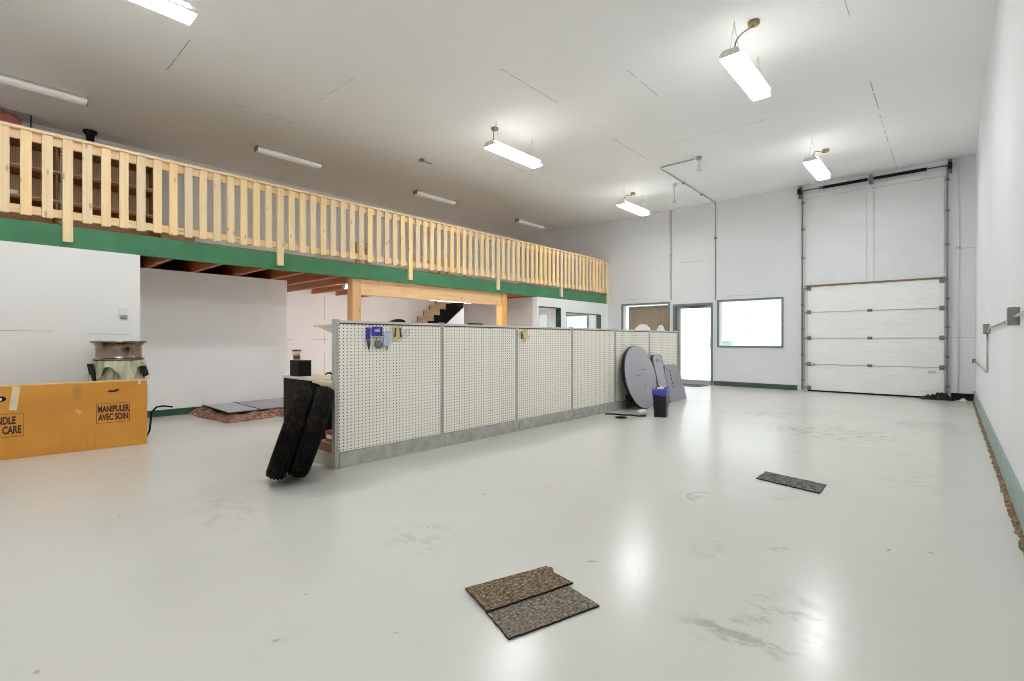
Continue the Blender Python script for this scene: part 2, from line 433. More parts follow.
# ------------------------------------------------------------------ mesh helpers
class MB:
    """collects shapes into one mesh"""
    def __init__(self):
        self.bm = bmesh.new()
        self.mi = 0
    def _tag(self, faces):
        for f in faces:
            f.material_index = self.mi
    def box(self, x0, x1, y0, y1, z0, z1, bevel=0.0, mat=None):
        r = bmesh.ops.create_cube(self.bm, size=1.0)
        vs = r['verts']
        for v in vs:
            v.co = Vector((x0 + (v.co.x + .5) * (x1 - x0), y0 + (v.co.y + .5) * (y1 - y0), z0 + (v.co.z + .5) * (z1 - z0)))
        fs = set(f for v in vs for f in v.link_faces)
        if bevel:
            es = list(set(e for v in vs for e in v.link_edges))
            rb = bmesh.ops.bevel(self.bm, geom=es, offset=bevel, segments=2, affect='EDGES', profile=0.7)
            fs = set(rb['faces']) | set(f for f in fs if f.is_valid)
            vs = list(set(v for f in fs for v in f.verts))
        self._tag(fs)
        if mat is not None:
            for v in vs:
                v.co = mat @ v.co
        return vs
    def prism(self, pts, ax, a0, a1):
        """extrude a closed polygon along an axis; pts are the other two coordinates in cyclic order"""
        def P(p, a):
            if ax == 'X': return Vector((a, p[0], p[1]))
            if ax == 'Y': return Vector((p[0], a, p[1]))
            return Vector((p[0], p[1], a))
        A = [self.bm.verts.new(P(p, a0)) for p in pts]
        B = [self.bm.verts.new(P(p, a1)) for p in pts]
        fs = [self.bm.faces.new(A), self.bm.faces.new(list(reversed(B)))]
        n = len(pts)
        for i in range(n):
            fs.append(self.bm.faces.new((A[i], B[i], B[(i + 1) % n], A[(i + 1) % n])))
        self._tag(fs)
        return A + B
    def tube(self, pts, r, seg=8, closed_ends=True):
        pts = [Vector(p) for p in pts]
        rings = []
        n = len(pts)
        rr = r if isinstance(r, (list, tuple)) else [r] * n
        prev = None
        for i, p in enumerate(pts):
            if i == 0: d = pts[1] - p
            elif i == n - 1: d = p - pts[i - 1]
            else: d = (pts[i + 1] - p).normalized() + (p - pts[i - 1]).normalized()
            d.normalize()
            if prev is None:
                up = Vector((0, 0, 1)) if abs(d.z) < 0.9 else Vector((1, 0, 0))
                s = d.cross(up).normalized()
            else:
                s = (prev - d * prev.dot(d)).normalized()
            prev = s
            q = d.cross(s)
            rings.append([self.bm.verts.new(p + (s * math.cos(2 * PI * k / seg) + q * math.sin(2 * PI * k / seg)) * rr[i]) for k in range(seg)])
        fs = []
        for a, b in zip(rings, rings[1:]):
            for k in range(seg):
                fs.append(self.bm.faces.new((a[k], a[(k + 1) % seg], b[(k + 1) % seg], b[k])))
        if closed_ends:
            fs.append(self.bm.faces.new(list(reversed(rings[0]))))
            fs.append(self.bm.faces.new(rings[-1]))
        for f in fs: f.smooth = True
        self._tag(fs)
    def lathe(self, prof, seg=32, mat=None, closed=False, smooth=True, fn=None):
        """revolve (r, z) about Z"""
        rings = []
        for (r, z) in prof:
            if r < 1e-6:
                rings.append([self.bm.verts.new((0, 0, z))])
            else:
                ring = []
                for k in range(seg):
                    a = 2 * PI * k / seg
                    rr = r * (fn(a, z) if fn else 1.0)
                    ring.append(self.bm.verts.new((rr * math.cos(a), rr * math.sin(a), z)))
                rings.append(ring)
        pairs = list(zip(rings, rings[1:]))
        if closed: pairs.append((rings[-1], rings[0]))
        fs = []
        for a, b in pairs:
            for k in range(seg):
                k2 = (k + 1) % seg
                if len(a) == 1 and len(b) == 1: continue
                if len(a) == 1: fs.append(self.bm.faces.new((a[0], b[k], b[k2])))
                elif len(b) == 1: fs.append(self.bm.faces.new((a[k], b[0], a[k2])))
                else: fs.append(self.bm.faces.new((a[k], b[k], b[k2], a[k2])))
        for f in fs: f.smooth = smooth
        self._tag(fs)
        if mat is not None:
            for v in set(v for f in fs for v in f.verts): v.co = mat @ v.co
        return fs
    def sheet(self, nu, nv, fn, thick=0.0):
        """grid surface from fn(u, v) in 0..1, optionally with thickness"""
        g = [[self.bm.verts.new(fn(i / nu, j / nv)) for j in range(nv + 1)] for i in range(nu + 1)]
        fs = []
        for i in range(nu):
            for j in range(nv):
                f = self.bm.faces.new((g[i][j], g[i + 1][j], g[i + 1][j + 1], g[i][j + 1]))
                f.smooth = True
                fs.append(f)
        self._tag(fs)
        if thick:
            self.bm.normal_update()
            bmesh.ops.solidify(self.bm, geom=fs, thickness=thick)
        return fs
    def transform(self, mat):
        for v in self.bm.verts: v.co = mat @ v.co
    def build(self, name, mats, parent=None, recalc=True):
        if recalc:
            bmesh.ops.recalc_face_normals(self.bm, faces=self.bm.faces[:])
        me = bpy.data.meshes.new(name)
        self.bm.to_mesh(me)
        self.bm.free()
        if not isinstance(mats, (list, tuple)): mats = [mats]
        for m in mats: me.materials.append(M[m] if isinstance(m, str) else m)
        o = bpy.data.objects.new(name, me)
        C.objects.link(o)
        if parent is not None: o.parent = parent
        return o

def tag(o, label=None, cat=None, group=None, kind=None):
    if label: o['label'] = label
    if cat: o['category'] = cat
    if group: o['group'] = group
    if kind: o['kind'] = kind
    return o

def thing(name, label, cat, loc=(0, 0, 0), rz=0.0, group=None):
    o = bpy.data.objects.new(name, None)
    o.empty_display_size = 0.1
    C.objects.link(o)
    o.location = loc
    o.rotation_euler = (0, 0, rz)
    return tag(o, label, cat, group)

def struct(o, label=None):
    return tag(o, label, None, None, 'structure')

def copy_tree(o, parent=None):
    c = o.copy()
    C.objects.link(c)
    if parent is not None: c.parent = parent
    for ch in list(o.children): copy_tree(ch, c)
    return c

def bx(name, m, x0, x1, y0, y1, z0, z1, parent=None, bevel=0.0):
    b = MB(); b.box(x0, x1, y0, y1, z0, z1, bevel)
    return b.build(name, m, parent)

def wall_grid(name, m, ax, pos, thick, u0, u1, z0, z1, holes=()):
    """a wall with rectangular openings as one connected mesh; ax is the axis it is normal to;
    holes are (u0, u1, z0, z1); thickness is added from pos to pos + thick"""
    us = sorted(set([u0, u1] + [h for q in holes for h in q[:2] if u0 < h < u1]))
    zs = sorted(set([z0, z1] + [h for q in holes for h in q[2:] if z0 < h < z1]))
    bm = bmesh.new()
    vt = {}
    def V(i, j):
        if (i, j) not in vt:
            vt[i, j] = bm.verts.new((pos, us[i], zs[j]) if ax == 'X' else (us[i], pos, zs[j]))
        return vt[i, j]
    fs = []
    for i in range(len(us) - 1):
        for j in range(len(zs) - 1):
            cu, cz = (us[i] + us[i + 1]) / 2, (zs[j] + zs[j + 1]) / 2
            if any(h[0] < cu < h[1] and h[2] < cz < h[3] for h in holes): continue
            fs.append(bm.faces.new((V(i, j), V(i + 1, j), V(i + 1, j + 1), V(i, j + 1))))
    r = bmesh.ops.extrude_face_region(bm, geom=fs)
    d = Vector((thick, 0, 0)) if ax == 'X' else Vector((0, thick, 0))
    for v in r['geom']:
        if isinstance(v, bmesh.types.BMVert): v.co += d
    bmesh.ops.recalc_face_normals(bm, faces=bm.faces[:])
    me = bpy.data.meshes.new(name); bm.to_mesh(me); bm.free()
    me.materials.append(M[m])
    o = bpy.data.objects.new(name, me); C.objects.link(o)
    return struct(o)

# ------------------------------------------------------------------ the room
XR, XL, YB, YN, ZC = 0.34, -11.06, 12.74, -1.3, 4.64
XM = -7.562                       # front edge of the mezzanine
Z0, Z1 = 2.21, 2.456              # bottom and top of the green edge beam

struct(bx('floor', 'floor', XL - .25, XR + .25, YN - .25, YB + .25, -0.2, 0))
struct(bx('ceiling', 'ceiling', XL - .25, XR + .25, YN - .25, YB + .25, ZC, ZC + 0.15))
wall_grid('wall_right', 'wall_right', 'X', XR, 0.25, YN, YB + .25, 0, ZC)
WIN_ADDED = (-10.7, -7.9, 3.05, 4.40)  # opening for an added window out of view, lets daylight upstairs
wall_grid('wall_near', 'wall_right', 'Y', YN, -0.25, XL - .25, XR + .25, 0, ZC, [WIN_ADDED])
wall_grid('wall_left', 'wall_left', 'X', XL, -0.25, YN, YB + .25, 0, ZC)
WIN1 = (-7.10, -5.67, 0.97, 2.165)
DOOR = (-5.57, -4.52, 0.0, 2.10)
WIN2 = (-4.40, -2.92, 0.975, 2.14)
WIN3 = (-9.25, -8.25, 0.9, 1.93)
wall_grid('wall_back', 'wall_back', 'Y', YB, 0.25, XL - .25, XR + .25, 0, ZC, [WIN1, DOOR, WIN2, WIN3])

# partitions below the mezzanine
wall_grid('wall_storeroom', 'wall_plain', 'X', XM, -0.12, YN, 1.505, 0, Z0)
wall_grid('wall_storeroom_end', 'wall_plain', 'Y', 1.505, -0.12, XL, XM - .12, 0, Z0)
wall_grid('wall_washroom', 'wall_cool', 'X', -8.86, -0.12, 1.505, 3.90, 0, Z0)
wall_grid('wall_washroom_end', 'wall_cool', 'Y', 3.90, -0.12, XL, -8.98, 0, Z0)
OW_A = (9.47, 10.40, 0.9, 1.985)
OW_B = (10.62, 12.36, 0.9, 1.885)
wall_grid('wall_office', 'wall_office', 'X', XM, -0.14, 9.40, YB, 0, Z0, [OW_A, OW_B])
wall_grid('wall_office_side', 'wall_grey', 'Y', 9.42, 0.10, -10.2, XM - .14, 0, Z0)

def base(name, m, x0, x1, y0, y1, h):
    b = MB(); b.box(x0, x1, y0, y1, 0, h, 0.004)
    return struct(b.build(name, m))
base('baseboard_washroom', 'green_dark', -8.86, -8.845, 1.53, 3.9, 0.10)
base('baseboard_storeroom', 'green_dark', XM, XM + .015, YN, 1.5, 0.10)
base('baseboard_back', 'teal_dark', -4.50, -2.62, YB - .018, YB, 0.115)
base('baseboard_corner', 'black', 0.0, 0.34, YB - .03, YB, 0.13)
base('baseboard_right', 'green_grey', XR - .022, XR, YN, YB - .03, 0.19)
d = MB()
rd = random.Random(11)
dw = [rd.uniform(.008, .03) for _ in range(400)]
dh = [rd.uniform(.006, .022) for _ in range(400)]
def dirt_fn(u, v):
    k_ = int(round(u * 399))
    y = YN + u * (YB - .03 - YN)
    wv = (dw[k_] + dw[max(0, k_ - 1)]) / 2 + .012
    return Vector((XR - .022 - v * wv, y, dh[k_] * (1 - v) + 0.0006))
d.sheet(399, 3, dirt_fn)
tag(d.build('dirt', 'dirt'), 'brown strip of dirt and grit along the right wall baseboard', 'dirt', None, 'stuff')

# ------------------------------------------------------------------ outside
g = MB()
def ground_fn(u, v):
    x = -90 + 140 * u; y = 12.99 + 110 * v * v
    dd = y - 13
    z = -0.12 + 2.05 * max(0, min(1, (dd - 22) / 14)) + 0.12 * math.sin(x * .4) * math.sin(y * .3) * min(1, dd / 12)
    return Vector((x, y, z))
g.sheet(60, 50, ground_fn)
struct(g.build('ground', 'snow'))

def tree_mesh(h, seed):
    rnd = random.Random(seed)
    b = MB()
    lean = rnd.uniform(-.03, .03)
    b.tube([(0, 0, -.3), (lean * h * .5, 0, h * .5), (lean * h, 0, h)], [0.10, 0.06, 0.012], 6)
    for k in range(22):
        z = h * (0.22 + 0.75 * k / 22)
        a = rnd.uniform(0, 2 * PI); ln = h * 0.20 * (1.1 - k / 24) * rnd.uniform(.7, 1.3)
        p0 = Vector((lean * z, 0, z)); d1 = Vector((math.cos(a), math.sin(a), rnd.uniform(.3, .8)))
        p1 = p0 + d1 * ln * .5; p2 = p0 + d1 * ln + Vector((0, 0, ln * .15))
        b.tube([p0, p1, p2], [0.028, 0.018, 0.006], 4)
        for q in range(3):
            d2 = (d1 + Vector((rnd.uniform(-.8, .8), rnd.uniform(-.8, .8), rnd.uniform(0, .6)))).normalized()
            s0 = p0.lerp(p2, .35 + .2 * q)
            b.tube([s0, s0 + d2 * ln * .4], [0.012, 0.005], 4)
    return b
rnd = random.Random(3)
protos = [tree_mesh(hh, i).build('bare_tree', 'haze_bark') for i, hh in enumerate((4.2, 5.2, 3.4, 4.6))]
k = 0
for row in range(2):
    for i in range(15):
        y = 47 + row * 9 + (i % 2) * 3.2 + rnd.uniform(-.5, .5)
        x = -15 - row * 2.2 + (i - 7) * 1.25 * (1 + row * .12) + rnd.uniform(-.25, .25)
        if k < 4: o = protos[k]
        else:
            o = protos[k % 4].copy(); C.objects.link(o)
        dd = y - 13
        o.location = (x, y, 1.82)
        o.rotation_euler = (0, 0, rnd.uniform(0, 6.28))
        s = rnd.uniform(.8, 1.25)
        o.scale = (s, s, s)
        tag(o, 'pale leafless tree in the hazy row beyond the snowy yard', 'tree', 'bare trees beyond the snowy yard')
        k += 1
# utility cabinet outside the right window, and a vehicle under snow
t = thing('utility_cabinet', 'pale green utility cabinet standing in snow outside the back window', 'cabinet', (-5.585, 17.0, -0.1))
b = MB(); b.box(-.17, .17, -.2, .2, 0, 1.18, 0.02); b.build('body', 'pale_green', t)
b = MB(); b.box(-.19, .19, -.22, .22, 1.18, 1.23, 0.015); b.build('lid', 'pale_green', t)
b = MB(); b.box(.1, .12, -.222, -.2, .6, .74); b.build('handle', 'galv', t)

# ------------------------------------------------------------------ windows and doors in the back wall
def window(name, rect, frame='frame_grey', depth=0.22, YB=YB, s=1):
    x0, x1, z0, z1 = rect
    b = MB()                                     # casing around the opening, one ring
    def ring(x0, x1, z0, z1, f, ya, yb):
        A = [(x0, z0), (x1, z0), (x1, z1), (x0, z1)]
        B = [(x0 + f, z0 + f), (x1 - f, z0 + f), (x1 - f, z1 - f), (x0 + f, z1 - f)]
        va = [[b.bm.verts.new((p[0], y, p[1])) for p in A] for y in (ya, yb)]
        vb = [[b.bm.verts.new((p[0], y, p[1])) for p in B] for y in (ya, yb)]
        for i in range(4):
            j = (i + 1) % 4
            b.bm.faces.new((va[0][i], va[0][j], vb[0][j], vb[0][i]))
            b.bm.faces.new((va[1][i], vb[1][i], vb[1][j], va[1][j]))
            b.bm.faces.new((va[0][i], va[1][i], va[1][j], va[0][j]))
            b.bm.faces.new((vb[0][i], vb[0][j], vb[1][j], vb[1][i]))
    ring(x0 - .012, x1 + .012, z0 - .012, z1 + .012, 0.042, YB - .018 * s, YB + .03 * s)
    root = struct(b.build(name, frame))
    b = MB(); ring(x0 + .002, x1 - .002, z0 + .002, z1 - .002, 0.03, YB + .03 * s, YB + depth * s)
    b.build('window_frame', 'white_frame', root)
    b = MB(); ya_, yb_ = sorted((YB + (depth - .03) * s, YB + (depth - .022) * s))
    b.box(x0 + .03, x1 - .03, ya_, yb_, z0 + .03, z1 - .03)
    b.build('pane', 'glass', root)
    return root
window('window_1', WIN1)
window('window_2', WIN2)
window('window_3', WIN3)
window('window_added_fill', WIN_ADDED, YB=YN, s=-1)  # unseen window added in the near wall to brighten the mezzanine

# curtain and plastic bags in the first window
t = thing('curtain', 'tan cloth curtain filling the window left of the door', 'curtain', (-6.36, YB + .137, 1.002))
def cur(u, v):
    x = -.62 + 1.26 * u
    fold = 0.0
    if u < .2: fold = .018 * math.sin(u * 60 + v * 2)
    if u > .72: fold = .018 * math.sin(u * 55 - v * 3)
    return Vector((x, .02 + fold, 1.09 * v))
b = MB(); b.sheet(80, 12, cur, 0.004); b.build('cloth', 'tan_cloth', t)
b = MB(); b.tube([(-.66, .035, 1.10), (.66, .035, 1.10)], 0.009, 8); b.build('rod', 'white_metal', t)
for i, (x, hw, hh, lab) in enumerate(((-6.50, .30, .60, 'large white plastic bag heaped on sill in front of tan curtain'), (-5.96, .15, .56, 'smaller peaked white plastic bag at right of the sill heap'))):
    b = MB()
    rb = random.Random(i + 5)
    ph = [rb.uniform(0, 6) for _ in range(6)]
    prof = [(0.0001, 0), (hw * .9, 0), (hw, hh * .25), (hw * .93, hh * .55), (hw * .7, hh * .82), (hw * .35, hh * .97), (0, hh)]
    b.lathe(prof, 28, None, fn=lambda a, z: 1 + .16 * math.sin(3 * a + ph[0] + z * 17) + .10 * math.sin(5 * a + ph[1] - z * 31))
    b.transform(Matrix.Scale(.050 / hw, 4, (0, 1, 0)))
    o = b.build('plastic_bag', 'white_bag'); o.location = (x, YB + .078, WIN1[2] + .032)
    tag(o, lab, 'bag')

# man door
x0, x1, z0, z1 = DOOR
dr = MB()
for a, c_ in ((x0, x0 + .05), (x1 - .05, x1)):
    dr.box(a, c_, YB - .02, YB + .22, 0, z1)
dr.box(x0 + .05, x1 - .05, YB - .02, YB + .22, z1 - .06, z1)
root = struct(dr.build('door_1', 'frame_grey'))
b = MB()
lx0, lx1, lz1 = x0 + .055, x1 - .055, z1 - .065
dy0, dy1 = YB + .12, YB + .165
bmv = b
for a in (0, 1):
    if a == 0: b.box(lx0, lx0 + .10, dy0, dy1, .012, lz1); 
    else: b.box(lx1 - .045, lx1, dy0, dy1, .012, lz1)
b.box(lx0 + .10, lx1 - .045, dy0, dy1, .012, .10)
b.box(lx0 + .10, lx1 - .045, dy0, dy1, lz1 - .05, lz1)
b.build('door_leaf_frame', 'alu', root)
b = MB(); b.box(lx0 + .10, lx1 - .045, YB + .14, YB + .148, .10, lz1 - .05); b.build('pane', 'glass', root)
b = MB()
b.box(lx0 + .35, lx0 + .62, YB + .04, YB + .115, lz1 - .05, lz1 + .005, .008)
b.tube([(lx0 + .5, YB + .07, lz1 - .02), (lx0 + .2, YB - .03, lz1 - .0), (lx0 + .5, YB + .02, lz1 + .02)], 0.010, 6)
b.tube([(lx0 + .6, YB + .07, lz1 - .02), (lx0 + .8, YB - .0, lz1 - .0)], 0.010, 6)
b.build('door_closer', 'galv_dark', root)
b = MB(); b.tube([(lx1 - .02, YB + .115, .95), (lx1 - .02, YB + .06, .95), (lx1 - .02, YB + .06, 1.2), (lx1 - .02, YB + .115, 1.2)], .012, 8); b.build('door_handle', 'alu', root)
b = MB(); b.box(lx0, lx1, YB - .01, YB + .23, 0.0005, .011); b.build('threshold', 'alu', root)
b = MB(); b.box(-5.5, -4.6, 12.02, 12.66, 0.0005, 0.012, 0.004)
tag(b.build('door_mat', 'mat_dark'), 'dark grey entrance mat on the floor before the glass door', 'mat')

# ------------------------------------------------------------------ overhead garage door
GX0, GX1, GY = -2.41, -0.105, YB - .035
root = bpy.data.objects.new('door_2', None); C.objects.link(root); struct(root, 'white four-section overhead garage door in the back wall')
gz0, gz1 = 0.03, 2.35
nh = (gz1 - gz0) / 4
for i in range(4):
    b = MB()
    za, zb = gz0 + i * nh, gz0 + (i + 1) * nh - .006
    pts = [(GY + .03, za), (GY, za + .006), (GY, za + .02), (GY + .004, za + .028)]
    # shallow horizontal ribs pressed into each section
    for q in range(1, 6):
        zz = za + (zb - za) * q / 6
        pts += [(GY + .004, zz - .012), (GY + .007, zz), (GY + .004, zz + .012)]
    pts += [(GY + .004, zb - .028), (GY, zb - .02), (GY, zb - .006), (GY + .03, zb)]
    b.prism(pts, 'X', GX0, GX1)
    b.build('door_section', 'door_panel', root)
for i in range(1, 4):
    b = MB(); z = gz0 + i * nh
    b.box(-1.315, -1.235, GY - .012, GY - .001, z - .03, z + .03, .003)
    b.tube([(-1.325, GY - .014, z), (-1.225, GY - .014, z)], .009, 8)
    b.build('hinge', 'galv_dark', root)
for i in range(5):
    z = gz0 + i * nh if i else gz0 + .05
    z = min(z, gz1 - .05)
    for s, x in ((-1, GX0), (1, GX1)):
        b = MB(); xa = x - s * .07
        b.box(min(xa, x + s * .015), max(xa, x + s * .015), GY - .014, GY - .001, z - .045, z + .045, .003)
        b.tube([(x - s * .03, GY - .02, z), (x + s * .05, GY - .02, z)], .008, 8)
        b.tube([(x + s * .03, GY - .02, z), (x + s * .05, GY - .02, z)], .022, 10)
        b.build('roller_bracket', 'galv_dark', root)
b = MB(); b.box(GX0, GX1, GY - .005, GY + .03, 0.001, gz0, .003); b.build('bottom_seal', 'black', root)
b = MB(); b.tube([(GX0 + .12, GY - .02, .60), (GX0 + .02, GY - .02, .62)], .012, 8); b.box(GX0 + .09, GX0 + .15, GY - .025, GY - .001, .57, .63, .003); b.build('latch', 'galv', root)
b = MB(); b.box(GX1 - .24, GX1 - .12, GY - .02, GY - .001, .50, .535, .004); b.build('lift_handle', 'tan_edge', root)

def jamb(name, m, x0, x1, y0, y1, z0, z1):
    return struct(bx(name, m, x0, x1, y0, y1, z0, z1))
# infill wall above the door with one stud cover between two sheets
b = MB()
b.box(GX0 - .045, -1.33, YB - .03, YB, 2.375, 4.33, .003); tr = struct(b.build('trim_1', 'upper_panel'))
b = MB(); b.box(-1.20, GX1 + .005, YB - .03, YB, 2.375, 4.33, .003); struct(b.build('trim_2', 'upper_panel'))
b = MB(); b.box(-1.322, -1.208, YB - .05, YB, 2.375, 4.33, .004); struct(b.build('trim_3', 'upper_panel'))
b = MB(); b.box(GX0 - .05, GX1 + .03, YB - .07, YB, 2.353, 2.374, .003); struct(b.build('trim_4', wood('header_strip', (0.30, 0.17, 0.09), (0.10, 0.055, 0.03), 'X', .6, False)))
b = MB(); b.box(GX0 - .10, GX1 + .10, YB - .04, YB, 4.335, 4.44, .004); struct(b.build('trim_5', 'upper_panel'))

def track(name, x, s, lab):
    t = thing(name, lab, 'track', (x, YB, 0))
    b = MB()
    # C-shaped rail
    pts = [(-.014, -.092), (.014, -.092), (.014, -.086), (-.008, -.086), (-.008, -.064), (.014, -.064), (.014, -.058), (-.014, -.058)]
    b.prism([(p[0] * s, p[1]) for p in pts], 'Z', 0.03, 4.52)
    b.build('rail', 'galv_dark', t)
    b = MB(); b.box(-.012 + .03 * s, .012 + .03 * s, -.056, -.031, 0.02, 2.33, .002); b.build('mounting_angle', 'galv', t)
    for z in (.25, .82, 1.4, 1.95, 3.0, 3.65, 4.25):
        b = MB(); b.box(-.030, .030, -.057, -.001, z - .025, z + .025, .003)
        b.tube([(0, -.058, z), (0, -.098, z)], .010, 6)
        b.build('bracket', 'galv_dark', t)
    return t
track('door_track', -2.51, 1, 'grey steel vertical door track left of the garage door')
track('door_track', -0.055, -1, 'grey steel vertical door track right of the garage door')
t = thing('torsion_spring', 'black torsion spring shaft above the garage door near ceiling', 'spring', (0, YB - .16, 4.49))
b = MB(); b.tube([(-2.6, 0, 0), (0.02, 0, 0)], .013, 10); b.build('shaft', 'galv_dark', t)
for xa, xb in ((-2.10, -1.30), (-1.20, -.36)):
    b = MB()
    n = int((xb - xa) / .012)
    b.lathe([(0.03 + (.005 if q % 2 else 0), xa + (xb - xa) * q / (n * 2)) for q in range(n * 2 + 1)], 14, Matrix.Rotation(PI / 2, 4, 'Y'))
    b.build('coil_spring', 'black', t)
    b = MB(); b.tube([(xa - .07, 0, 0), (xa + .01, 0, 0)], .032, 12); b.build('winding_cone', 'galv_dark', t)
b = MB(); b.box(-1.275, -1.225, -.03, .1495, -.09, .09, .004); b.build('centre_bracket', 'galv_dark', t)
for x in (-2.555, -.02):
    b = MB(); b.lathe([(0.0001, -.03), (.06, -.03), (.075, -.02), (.06, -.01), (.06, .015), (.075, .025), (0.0001, .03)], 20, Matrix.Translation((x, 0, 0)) @ Matrix.Rotation(PI / 2, 4, 'Y'))
    b.build('cable_drum', 'black', t)
    b = MB(); b.box(x - .03, x + .03, .065, .155, -.13, .13, .004); b.build('end_bracket', 'galv_dark', t)

# dark rags at the foot of the right track
b = MB()
def heap(u, v):
    x = -.42 + .50 * u; y = -.20 + .20 * v
    e = max(0, math.sin(PI * u)) ** .6 * max(0, math.sin(PI * v)) ** .6
    return Vector((x, y, .001 + e * (.11 + .035 * math.sin(u * 23) * math.sin(v * 11) + .025 * math.sin(u * 9 + 2))))
b.sheet(40, 16, heap)
o = b.build('rag_heap', 'black'); o.location = (-0.02, YB - .11, 0)
tag(o, 'low heap of black rags at the right foot of the garage door', 'rags')
b = MB()
def tuft(u, v):
    a = u * 2 * PI
    r = .055 * (1 - v) * (1 + .3 * math.sin(5 * a))
    return Vector((r * math.cos(a), r * math.sin(a), .001 + .06 * v))
b.sheet(20, 5, tuft)
o = b.build('paper_scrap', 'tape'); o.location = (.17, YB - .14, 0); tag(o, 'crumpled cream paper scrap on floor under the corner conduit', 'scrap')

# ------------------------------------------------------------------ mezzanine
deck = MB()
HX, HY0, HY1 = -10.25, 6.9, 9.50             # stair opening
deck.box(XL, XM - .06, YN, HY0, Z1 - .012, Z1 + .02)
deck.box(HX, XM - .06, HY0, HY1, Z1 - .012, Z1 + .02)
deck.box(XL, XM - .06, HY1, YB, Z1 - .012, Z1 + .02)
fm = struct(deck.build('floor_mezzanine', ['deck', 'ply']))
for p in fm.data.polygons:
    if p.normal.z > .5: p.material_index = 1            # unseen top given pale plywood to bounce light upward, brown underside
y = YN + .3
yy = [1.852 + .60 * i for i in range(-5, 18)]
for y in yy:
    x0 = XL if not (HY0 < y < HY1) else HX
    b = MB()
    # I-joist: web with top and bottom flange
    b.box(x0 + .01, XM - .065, y - .008, y + .008, Z0 + .045, Z1 - .055)
    b.box(x0 + .01, XM - .065, y - .03, y + .03, Z0 + .005, Z0 + .045)
    b.box(x0 + .01, XM - .065, y - .03, y + .03, Z1 - .055, Z1 - .013)
    b.build('joist', 'joist', fm)
t = bx('fascia_beam', 'green', XM - .06, XM, YN, YB - .002, Z0, Z1, None, .004)
tag(t, 'long green painted beam along the edge of the mezzanine floor', 'beam')

# pine balustrade
RT = thing('balustrade', 'pale pine balustrade along the open edge of the mezzanine', 'railing', (XM, 0, 0))
bx('handrail', 'pine_y', -.05, .058, YN, YB - .002, 3.435, 3.468, RT, .004)
bx('top_rail', 'pine_y', -.045, -.001, YN, YB - .002, 3.34, 3.434, RT, .003)
bx('bottom_rail', 'pine_y', -.045, -.001, YN, YB - .002, 2.535, 2.625, RT, .003)
posts = [-1.56 + 2.388 * i for i in range(1, 6)] + [12.69]
sp = 2.388 / 14
for i, p in enumerate(posts):
    b = MB(); b.box(.0, .042, p - .045, p + .045, 2.27 if i < 5 else Z0, 3.434, .003); b.build('post', 'pine_z', RT)
    n = 13
    for q in range(1, 14):
        y = p + sp * q
        if y > 12.6: break
        dz = random.uniform(-.012, .006)
        b = MB(); b.box(.0, .038, y - .0445, y + .0445, 2.515 + dz, 3.434, .003); b.build('baluster', 'pine_z', RT)
for q in range(1, 8):
    y = posts[0] - sp * q
    b = MB(); b.box(.0, .038, y - .0445, y + .0445, 2.515, 3.434, .003); b.build('baluster', 'pine_z', RT)

# stairs and the guard round the stair opening
ST = thing('staircase', 'timber staircase with black stringer climbing along the far left wall', 'stairs', (0, 0, 0))
rise, run, ns = .1652, .21, 15
ys = 9.50 - run * ns
for i in range(ns):
    bx('tread', 'ply', XL + .03, -10.345, ys + i * run - .02, ys + (i + 1) * run, (i + 1) * rise - .03, (i + 1) * rise, ST, .003)
    bx('riser', 'ply', XL + .03, -10.345, ys + i * run, ys + i * run + .018, i * rise + (.001 if i == 0 else 0), (i + 1) * rise - .03, ST)
for x, lab in ((-10.34, 1), (XL + .002, 0)):
    b = MB(); pts = [(ys, .001)]
    for i in range(ns):
        pts += [(ys + i * run, (i + 1) * rise), (ys + (i + 1) * run, (i + 1) * rise)]
    pts += [(ys + ns * run, ns * rise - .40), (ys + .42, .001)]
    b.prism(pts, 'X', x, x + (.04 if lab else .026)); b.build('stringer', 'black', ST)
GR = thing('stair_guard', 'low pine guard rail around the stair opening upstairs', 'railing', (-10.18, 0, Z1 + .02))
for y in (6.10, 6.36, 7.6, 8.25, 8.55, 8.8, 9.45):
    b = MB(); b.box(-.045, .045, y - .045, y + .045, 0, .93 if y < 7 else .84, .003); b.build('post', 'fir_z', GR)
bx('rail', 'pine_y', -.02, .02, 7.645, 9.405, .70, .79, GR, .003)
bx('rail', 'pine_y', -.02, .02, 6.145, 6.315, .80, .89, GR, .003)

# timber posts and beam
for y, lab in ((4.545, 'squared fir post under mezzanine at the near end of the beam'), (8.295, 'squared fir post under mezzanine at the far end of the beam')):
    b = MB(); b.box(XM - .24, XM - .07, y - .075, y + .09, 0.0, Z0 if y < 5 else Z0, .006)
    tag(b.build('timber_post', 'fir_z'), lab, 'post')
b = MB(); b.box(XM - .20, XM - .085, 4.636, 8.219, 1.94, Z0 - .002, .006)
tag(b.build('timber_beam', 'fir_y'), 'orange fir beam below green fascia spanning two timber posts', 'beam')

